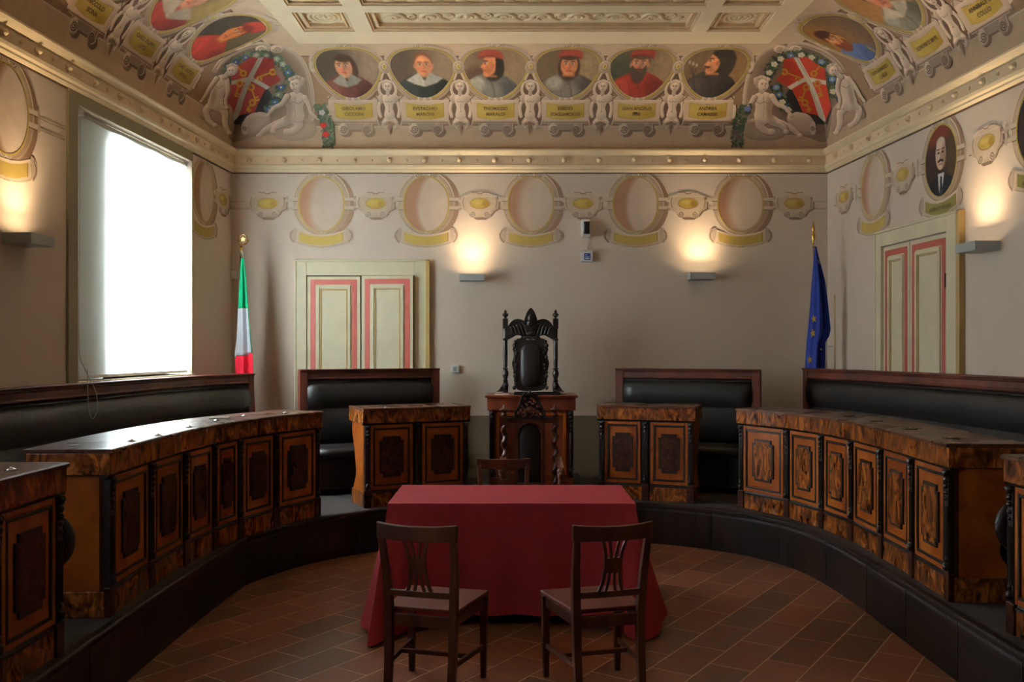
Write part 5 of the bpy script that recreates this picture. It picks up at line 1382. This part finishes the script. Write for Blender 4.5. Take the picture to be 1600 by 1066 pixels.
# armchair with twisted columns standing on the floor before the platform
e = empty('high_backed_armchair', (.19, 7.9, 0), 0, 'high-backed carved armchair with twisted columns and arched leather back', 'armchair'); O = e.location
AD = 8.0; AY = 8.0; AC = xpx(827.5, AD)
az = lambda y: HC+(HOR-y)*AD/F
ax = lambda x: (x-800)*AD/F
def twist(m, x, y, z0, z1, r=.022, off=.010, turns=5, n=64):
    rings = []
    for i in range(n+1):
        t = i/n; z = z0+(z1-z0)*t; a = turns*2*PI*t
        rings.append([(x+off*math.cos(a)+r*math.cos(2*PI*k/10), y+off*math.sin(a)+r*math.sin(2*PI*k/10), z) for k in range(10)])
    m.loft(rings)
for x in (ax(788), ax(867.5)):
    m = MB().box(x-.026, x+.026, AY-.026, AY+.026, 0, .52)
    twist(m, x, AY, .52, az(662)); m.box(x-.026, x+.026, AY-.026, AY+.026, az(664), az(651))
    m.lathe([(.018,az(651)),(.03,az(649)),(.02,az(647)),(.018,az(645)),(.044,az(641)),(.044,az(640)),(.014,az(637)),(.012,az(635)),(.004,az(632)),(.001,az(631.5))], (x, AY, 0), 14)
    m.build('back_post', M['chairwood'], e, O)
MB().box(ax(792), ax(864), AY-.02, AY+.02, az(661), az(655)).build('top_rail', M['chairwood'], e, O, bevel=.004)
MB().box(ax(792), ax(864), AY-.028, AY+.024, az(655), az(652.5)).build('cornice_strip', M['ebony'], e, O, bevel=.003)
cr = [(804,653),(805,645),(810,637),(813,630),(815,621),(820,616),(827.5,615),(835,616),(841,621),(843,630),(847,637),(851,645),(852,653)]
m = MB().prism([(ax(x), az(y)) for x, y in smooth_curve(cr, 4)], AY-.012, AY+.015, 'xz'); m.ball((AC, AY, az(613.5)), .018, 10, 8); 
rr = random.Random(3)
cpts = smooth_curve(cr, 3)
for x, y in cpts: m.ball((ax(x), AY-.012, az(y)), .011, 8, 6)
m.build('carved_crest', M['ebony'], e, O)
m = MB()
for k in range(60):
    x = rr.uniform(808, 848); y = rr.uniform(622, 651)
    if abs(x-827.5) < 8+(y-620)*.42: m.ball((ax(x), AY-.014, az(y)), rr.uniform(.006,.013), 8, 6, (1,.8,1))
for s in (-1, 1):
    for k in range(3): m.tube([(AC+s*a*.001, AY-.016, az(650)+b*.001) for a, b in [(12+34*k*.9+9*math.cos(t), 50-14*k+30*math.sin(t)) for t in [j*.5 for j in range(9)]]], .005, 6)
m.build('crest_relief', M['carved'], e, O)
# inner arched frame with leather
arch = lambda r0, zbot: [(AC-r0, zbot)]+[(AC-r0*math.cos(PI*k/14), az(682)+r0*1.15*math.sin(PI*k/14)) for k in range(15)]+[(AC+r0, zbot)]
yb_ = .50
op = arch(.105, yb_+.10)
fo = [(ax(804), yb_), (ax(804), az(661)), (ax(852), az(661)), (ax(852), yb_)]
m = MB(); m.box(ax(804), AC-.105, AY-.018, AY+.016, yb_, az(682)); m.box(AC+.105, ax(852), AY-.018, AY+.016, yb_, az(682)); m.box(AC-.105, AC+.105, AY-.018, AY+.016, yb_, yb_+.10)
tp = op[1:-1]
for i in range(len(tp)-1):
    a, b = tp[i], tp[i+1]; m.prism([a, b, (b[0], az(661)), (a[0], az(661))], AY-.018, AY+.016, 'xz')
m.box(ax(804), AC-.105, AY-.018, AY+.016, az(682), az(661)); m.box(AC+.105, ax(852), AY-.018, AY+.016, az(682), az(661))
for i in range(len(tp)): m.ball((tp[i][0], AY-.02, tp[i][1]), .010, 8, 6)
m.build('arched_frame', M['mahog'], e, O)
pts = arch(.10, yb_+.105); mx_, mz_ = AC, .85; rings = []
for k, nn in ((1, 0), (.95, -.014), (.8, -.026), (.5, -.034), (.2, -.036)): rings.append([(mx_+(a-mx_)*k, AY+.004+nn, mz_+(b-mz_)*k) for a, b in pts])
MB().loft(rings).build('back_cushion', M['leather'], e, O, smooth=True)
for s, x in ((-1, ax(786)), (1, ax(872))):
    m = MB().loft([[(x-.024, y, z-.018), (x+.024, y, z-.018), (x+.028, y, z+.014), (x-.028, y, z+.014)] for y, z in ((AY, az(716)), (AY-.12, az(718)), (AY-.30, az(722)), (AY-.42, az(724)))])
    m.ball((x, AY-.43, az(727)), .036, 12, 8, (.95,.9,.9)); m.ball((x, AY-.455, az(731)), .022, 10, 8); m.build('arm_rest', M['chairwood'], e, O)
    m = MB().lathe([(.016,.52),(.028,.55),(.018,.58),(.030,.63),(.018,.68),(.022,.71),(.03,.73)], (x, AY-.40, 0), 14); m.build('arm_support', M['chairwood'], e, O, smooth=True)
    m = MB().lathe([(.024,0),(.03,.03),(.018,.08),(.026,.16),(.02,.28),(.03,.34),(.03,.46)], (x, AY-.40, 0), 14); m.build('leg', M['chairwood'], e, O, smooth=True)
MB().box(ax(786)-.02, ax(872)+.02, AY-.45, AY+.02, .45, .53).build('seat', M['leather'], e, O, bevel=.015)
MB().box(ax(786), ax(872), AY-.41, AY-.38, .12, .16).build('stretcher', M['chairwood'], e, O, bevel=.004)

# ------------------------------------------------------------------ wooden chairs (local frame: front towards +y)
def chair(loc, rz, lab):
    e = empty('wooden_chair', loc, rz, lab, 'chair', 'walnut chairs round the table')
    wood = M['chairwood']
    for s in (-1, 1):
        MB().post([(s*.166,-.235,0),(s*.170,-.205,.22),(s*.172,-.195,.45),(s*.182,-.215,.66),(s*.190,-.262,.86)], [(.018,.018),(.020,.020),(.021,.022),(.019,.018),(.016,.014)]).build('leg', wood, e, bevel=.003)
        MB().post([(s*.205,.205,0),(s*.207,.207,.20),(s*.208,.208,.44)], [(.014,.014),(.018,.018),(.021,.021)]).build('leg', wood, e, bevel=.003)
        MB().bar((s*.171,-.19,.41), (s*.206,.20,.41), .018, .055).build('apron', wood, e, bevel=.002)
        MB().bar((s*.169,-.20,.19), (s*.206,.205,.17), .016, .026).build('stretcher', wood, e, bevel=.002)
    MB().bar((-.19,.0,.18), (.19,.0,.18), .020, .022).build('stretcher', wood, e, bevel=.002)
    MB().bar((-.17,-.197,.405), (.17,-.197,.405), .018, .06).build('apron', wood, e, bevel=.002)
    MB().bar((-.206,.208,.41), (.206,.208,.41), .018, .055).build('apron', wood, e, bevel=.002)
    MB().prism([(-.188,-.19),(.188,-.19),(.232,.23),(-.232,.23)], .445, .467, 'xy').build('seat', M['seatwood'], e, bevel=.006)
    # top rail, bowed backwards, flaring out at the ends
    pts = []; hs = []
    for k in range(13):
        t = -1+2*k/12; pts.append((t*.212, -.262-.022*(1-t*t)+.004, .858+.008*abs(t)**2)); hs.append((.012, .037+.004*abs(t)**3))
    MB().railx(pts, hs).build('top_rail', wood, e, bevel=.004)
    MB().railx([(t*.178, -.212-.010*(1-t*t), .545) for t in (-1,-.5,0,.5,1)], (.010,.016)).build('back_rail', wood, e, bevel=.003)
    # pierced splat
    yb = lambda z: -.222-.062*((z-.56)/.27)
    m = MB()
    for s in (-1, 1):
        for a0, a1, w in ((.062, .040, .008), (.026, .012, .007)):
            q = [(s*(a0+(a1-a0)*math.sin(t*PI/2)), z) for t, z in [(k/6, .826-.10*k/6) for k in range(7)]]
            m.post([(x, yb(z), z) for x, z in q[::-1]], (w, .006))
            q = [(s*(a1+(a0-a1)*(t*t)), z) for t, z in [(k/6, .664-.105*k/6) for k in range(7)]]
            m.post([(x, yb(z), z) for x, z in q[::-1]], (w, .006))
    m.post([(0, yb(.655), .655), (0, yb(.69), .69), (0, yb(.735), .735)], [(.050,.007),(.043,.007),(.050,.007)])
    m.build('splat', wood, e)
    return e
c1 = chair((-.405, 4.79, 0), -math.radians(15), 'walnut chair in front of the red table on the left, back towards the camera')
c2 = copy_tree(c1); c2.location = (.435, 4.80, 0); c2.rotation_euler = (0, 0, math.radians(15)); c2['label'] = 'walnut chair in front of the red table on the right, back towards the camera'
c3 = copy_tree(c1); c3.location = (-.055, 6.99, 0); c3.rotation_euler = (0, 0, math.radians(183)); c3['label'] = 'walnut chair behind the red table, only its top rail in view'

# ------------------------------------------------------------------ table and cloth
X0, X1, Y0, Y1, ZT = -.796, .791, 5.85, 6.65, .78
e = empty('meeting_table', (0, 6.25, 0), 0, 'table hidden under the long red cloth behind the two walnut chairs', 'table'); O = e.location
MB().box(X0+.02, X1-.02, Y0+.02, Y1-.02, ZT-.035, ZT-.006).build('tabletop', M['chairwood'], e, O)
for x in (X0+.08, X1-.08):
    for y in (Y0+.08, Y1-.08): MB().post([(x, y, 0), (x, y, ZT-.035)], [(.022,.022),(.03,.03)]).build('leg', M['chairwood'], e, O)
def cloth():
    n = 56; per = []
    rr = .018
    def seg(a, b, m): return [(a[0]+(b[0]-a[0])*k/m, a[1]+(b[1]-a[1])*k/m) for k in range(m)]
    per = seg((X0, Y0), (X1, Y0), 72)+seg((X1, Y0), (X1, Y1), 36)+seg((X1, Y1), (X0, Y1), 72)+seg((X0, Y1), (X0, Y0), 36)
    N = len(per)
    # bottom targets: (index along the edge, dx, dy, z)
    keys = [(0, -.06, -.46, .012), (6, -.02, -.22, .03), (14, .0, -.06, .075), (36, 0, -.035, .085), (58, 0, -.06, .08), (66, .0, -.20, .04), (71, -.04, -.34, .012), (74, .10, -.30, .02), (79, .17, -.02, .12), (90, .12, .0, .10), (104, .10, .06, .06), (108, .12, .2, .01), (114, .03, .08, .05), (144, 0, .005, .055), (174, -.03, .08, .05), (180, -.12, .2, .01), (184, -.10, .06, .05), (198, -.10, 0, .06), (208, -.12, -.10, .05), (216, -.06, -.46, .012)]
    ks = [k[0] for k in keys]
    ix = np.arange(N)
    DX, DY, DZ = [np.interp(ix, ks, [k[j] for k in keys]) for j in (1, 2, 3)]
    ker = np.array([1,2,3,2,1])/9.
    sm = lambda a: np.convolve(np.concatenate([a[-2:], a, a[:2]]), ker, 'valid')
    DX, DY, DZ = sm(DX), sm(DY), sm(DZ)
    nr = 26; rows = []
    cx, cy = (X0+X1)/2, (Y0+Y1)/2
    for r in range(nr+1):
        t = r/nr; row = []
        for i, (x, y) in enumerate(per):
            cd = min(abs(i-c) for c in (0, 72, 108, 180, 216))
            fold = .020*math.sin(i*.42+1.3)*t**1.2+.012*math.sin(i*.19+.4)*t
            if cd < 12: fold += .03*math.sin((12-cd)/12*PI)*t*(1 if cd > 4 else -.4)
            nx, ny = (0, -1) if i < 72 else (1, 0) if i < 108 else (0, 1) if i < 180 else (-1, 0)
            z = ZT+.004-(1-math.cos(min(t*10, 1)*PI/2))*.01 if t < .1 else None
            zz = ZT+.004-(ZT+.004-DZ[i])*t
            e_ = t**1.15
            row.append((x+DX[i]*e_+nx*(fold+.004*min(1, t*8)), y+DY[i]*e_+ny*(fold+.004*min(1, t*8)), max(.006, zz)))
        rows.append(row)
    m = MB()
    for r in rows: m.v += r
    for r in range(nr):
        for i in range(N):
            j = (i+1) % N; m.f.append((r*N+i, (r+1)*N+i, (r+1)*N+j, r*N+j))
    # top
    o = len(m.v); gx, gy = 24, 12
    top = [[(X0+(X1-X0)*a/gx, Y0+(Y1-Y0)*b/gy, ZT+.004+.0015*math.sin(a*1.1)*math.sin(b*.9)*(0 < a < gx and 0 < b < gy)) for a in range(gx+1)] for b in range(gy+1)]
    for rw in top: m.v += rw
    for b in range(gy):
        for a in range(gx): q = o+b*(gx+1)+a; m.f.append((q, q+1, q+gx+2, q+gx+1))
    # a pressed crease down the middle of the front
    ob = m.build('tablecloth', M['cloth'], None, (0, 6.25, ZT), smooth=True)
    ob.location = (0, 6.25, ZT)
    ob.data.shade_smooth() if hasattr(ob.data, 'shade_smooth') else None
    b = ob.modifiers.new('solid', 'SOLIDIFY'); b.thickness = .003; b.offset = -1
    ed = ob.modifiers.new('edge', 'EDGE_SPLIT'); ed.split_angle = math.radians(50)
    tag(ob, 'long dark red cloth draped over the table in the middle of the room', 'tablecloth')
cloth()

# ------------------------------------------------------------------ flags
def drape(rows, yc, depthf, n=26):
    """rows: (z, xleft, xright, amplitude); returns grid MB-ready vertex rows"""
    out = []
    zs = [r[0] for r in rows]
    Z = np.linspace(zs[0], zs[-1], 60)
    for z in Z:
        xl = np.interp(-z, [-q for q in zs], [r[1] for r in rows]); xr = np.interp(-z, [-q for q in zs], [r[2] for r in rows]); am = np.interp(-z, [-q for q in zs], [r[3] for r in rows])
        out.append([(xl+(xr-xl)*k/n, yc+am*depthf(k/n, z), z) for k in range(n+1)])
    return out
def flag_part(rows, sel, name, mat, e, O, both=True):
    n = len(rows[0]); m = MB(); m.v = [p for r in rows for p in r]
    for i in range(len(rows)-1):
        for j in range(n-1):
            if sel(rows[i][j][0], rows[i][j][2], j/(n-1)): m.f.append((i*n+j, i*n+j+1, (i+1)*n+j+1, (i+1)*n+j))
    used = sorted({k for f in m.f for k in f}); mp = {k: i for i, k in enumerate(used)}
    m.v = [m.v[k] for k in used]; m.f = [tuple(mp[k] for k in f) for f in m.f]
    o = m.build(name, mat, e, O, smooth=True); s = o.modifiers.new('solid', 'SOLIDIFY'); s.thickness = .004
    return o
FD = 9.55
fx = lambda x: (x-800)*FD/F
fz = lambda y: HC+(HOR-y)*FD/F
e = empty('tricolour_flag', (fx(374), FD, .37), 0, 'green white and red flag hanging from a pole in the left corner', 'flag'); O = e.location
m = MB().tube([(fx(369), FD, .40), (fx(376.5), FD, fz(392))], .011, 12); m.build('pole', M['chrome'], e, O, smooth=True)
m = MB().lathe([(.18,.37),(.18,.39),(.06,.41),(.03,.46),(.02,.50)], (fx(369), FD, 0), 24); m.build('pole_base', M['ebony'], e, O, smooth=True)
m = MB(); m.lathe([(.012,fz(394)),(.018,fz(391)),(.012,fz(388)),(.016,fz(386)),(.006,fz(383))], (fx(377), FD, 0), 12)
c0 = Vector((fx(380), FD, fz(374)))
m.tube([(c0.x+.045*math.cos(a), c0.y, c0.z+.05*math.sin(a)) for a in [k*PI/12 for k in range(25)]], .005, 8)
st = []
for k in range(10):
    r = .028 if k % 2 == 0 else .011; a = PI/2+k*PI/5; st.append((c0.x+r*math.cos(a), c0.z+r*math.sin(a)))
m.prism(st, c0.y-.006, c0.y+.006, 'xz')
for k in range(8): a = -PI/2+(k-3.5)*.42; m.ball((c0.x+.05*math.cos(a), c0.y, c0.z+.054*math.sin(a)), .010, 8, 6)
m.build('finial', M['brass'], e, O)
MB().tube([(fx(378), FD-.02, fz(392)), (fx(381), FD-.02, fz(398)), (fx(382), FD-.02, fz(406))], .006, 6).build('cord', M['rope'], e, O)
dp = lambda t, z: math.sin(t*9+.8)*.6+math.sin(t*17+2)*.25
rows = drape([(fz(404), fx(379), fx(383), .0), (fz(430), fx(376.5), fx(386), .018), (fz(478), fx(373.5), fx(389.5), .03), (fz(530), fx(371), fx(394), .035), (fz(553), fx(368), fx(396.5), .04), (fz(600), fx(369), fx(399), .045), (fz(660), fx(372), fx(402), .05)], FD-.05, dp)
bound = lambda x, y0, k: fz(y0)-(-(x-fx(372)))*k
flag_part(rows, lambda x, z, t: z > fz(480)+(x-fx(374))*.12 or (t > .93 and z > fz(548)), 'green_band', M['green'], e, O)
flag_part(rows, lambda x, z, t: not (z > fz(480)+(x-fx(374))*.12 or (t > .93 and z > fz(548))) and z > fz(556)+(x-fx(369))*.22, 'white_band', M['flagwhite'], e, O)
flag_part(rows, lambda x, z, t: not (t > .93 and z > fz(548)) and z <= fz(556)+(x-fx(369))*.22, 'red_band', M['flagred'], e, O)

e = empty('starred_blue_flag', (fx(1271), FD, .37), 0, 'dark blue flag with gold stars hanging from a pole in the right corner', 'flag'); O = e.location
MB().tube([(fx(1290), FD+.02, .40), (fx(1271.5), FD, fz(384))], .011, 12).build('pole', M['chrome'], e, O, smooth=True)
MB().lathe([(.16,.37),(.16,.39),(.06,.41),(.03,.46),(.02,.50)], (fx(1290), FD+.02, 0), 24).build('pole_base', M['ebony'], e, O, smooth=True)
MB().lathe([(.012,fz(382)),(.02,fz(379)),(.010,fz(376)),(.022,fz(371)),(.024,fz(367)),(.010,fz(363)),(.018,fz(359)),(.015,fz(354)),(.006,fz(350)),(.001,fz(345))], (fx(1271), FD, 0), 14).build('finial', M['brass'], e, O, smooth=True)
MB().tube(smooth_curve([(fx(1272), FD-.03, fz(376)), (fx(1274), FD-.04, fz(390)), (fx(1277), FD-.05, fz(410)), (fx(1281), FD-.05, fz(418))], 5), .007, 6).build('cord', M['rope'], e, O)
MB().tube(smooth_curve([(fx(1290), FD-.03, fz(536)), (fx(1289), FD-.03, fz(552)), (fx(1290), FD-.03, fz(574)), (fx(1291), FD-.02, fz(600))], 5), .005, 6).build('cord', M['rope'], e, O)
rows = drape([(fz(386), fx(1270.5), fx(1272.5), .0), (fz(402), fx(1269), fx(1276), .01), (fz(420), fx(1268), fx(1281), .02), (fz(440), fx(1266.5), fx(1286), .03), (fz(480), fx(1264), fx(1291), .04), (fz(515), fx(1261), fx(1294.5), .045), (fz(526), fx(1260), fx(1292), .045), (fz(535), fx(1259), fx(1286), .045), (fz(575), fx(1256.5), fx(1286), .05), (fz(620), fx(1255), fx(1287), .05)], FD-.06, dp)
flag_part(rows, lambda x, z, t: True, 'flag_cloth', M['flagblue'], e, O)
for sx_, sy_, sr, cl in ((1265.5, 499, 8, 0), (1264, 521, 9, 0), (1259, 562, 8, 1), (1277, 546, 2.4, 0)):
    st = []
    for k in range(10):
        r = (1 if k % 2 == 0 else .42)*sr*FD/F*.8; a = PI/2+k*PI/5+.2; st.append((fx(sx_)+max(r*math.cos(a)*.65, -.022), fz(sy_)+r*math.sin(a)))
    MB().prism(st, FD-.125, FD-.118, 'xz').build('gold_star', M['gold'], e, O)

# ------------------------------------------------------------------ small things on the desks
def top_item(name, x, y, ztop, mk, lab, cat, group=None):
    d = (HC-ztop)*F/(y-HOR); X = (x-800)*d/F
    e = empty(name, (X, d, ztop), 0, lab, cat, group); mk(e); return e
def mk_ink(e):
    MB().lathe([(.020,0),(.021,.004),(.016,.007),(.010,.010),(.003,.011),(.004,.015),(.001,.016)], n=16).build('inkwell_lid', M['chrome'], e, smooth=True)
    MB().lathe([(.027,0),(.027,.003),(.02,.004)], n=16).build('inkwell_rim', M['ebony'], e)
def mk_paper(e): MB().box(-.07, .07, -.04, .05, 0, .012, Matrix.Rotation(.2, 4, 'Z')).build('sheets', M['paper'], e)
def mk_dark(e): MB().box(-.04, .04, -.025, .025, 0, .006).build('slot_plate', M['ebony'], e); MB().lathe([(.012,.006),(.012,.010),(.001,.012)], n=12).build('knob', M['brass'], e)
for x, y, wh in ((206, 690, 'nearest the camera on the long left desk'), (247, 681, 'second from the near end of the long left desk'), (296, 668, 'near the middle of the long left desk'), (338, 658, 'beside the white paper on the long left desk'), (382, 650.5, 'second from the far end of the long left desk'), (446, 646, 'at the far end of the long left desk')):
    top_item('inkwell', x, y, 1.25, mk_ink, 'small metal inkwell lid '+wh, 'inkwell', 'inkwells on the left desks')
top_item('inkwell', 603, 638, 1.25, mk_ink, 'small metal inkwell lid, left one on the two-panel desk left of throne', 'inkwell', 'inkwells on the left desks')
top_item('inkwell', 684, 635.3, 1.25, mk_ink, 'small metal inkwell lid, right one on the two-panel desk left of throne', 'inkwell', 'inkwells on the left desks')
top_item('inkwell', 17, 735, 1.25, mk_ink, 'small metal inkwell lid on the desk nearest the camera, left edge', 'inkwell', 'inkwells on the left desks')
top_item('paper_stack', 343, 654.5, 1.25, mk_paper, 'small white paper lying on the long left desk', 'paper')
for x, y, wh in ((1326, 650.5, 'farthest on the long right desk'), (1369, 658.8, 'second of four from the far end of right desk'), (1422, 671, 'third of four from the far end of right desk'), (1486, 685.5, 'nearest the camera on the long right desk')):
    top_item('desk_slot_plate', x, y, 1.25, mk_dark, 'small dark plate in top, '+wh, 'desk plate', 'dark plates on the right desk')

# dark round-backed seats standing in the gaps between the desks
def round_seat(loc, rz, lab):
    e = empty('round_backed_stool', loc, rz, lab, 'stool', 'dark round-backed seats in the desk gaps')
    Mx = Matrix.Rotation(PI/2, 4, 'Y')
    m = MB().lathe([(.001,-.03),(.11,-.028),(.14,-.015),(.145,0),(.14,.015),(.11,.028),(.001,.03)], n=32, M=Matrix.Rotation(PI/2, 4, 'X'))
    o = m.build('round_back', M['ebony'], e, M=Matrix.Translation((0, 0, .49)), smooth=True)
    MB().post([(0, 0, 0), (0, 0, .40)], [(.028,.02),(.022,.016)]).build('back_post', M['ebony'], e, bevel=.004)
    return e
round_seat((-2.225, 4.36, .366), 0, 'black round-backed seat between the near left desk and the long left desk')
round_seat((2.635, 4.72, .366), 0, 'black round-backed seat between the near right desk and the long right desk')
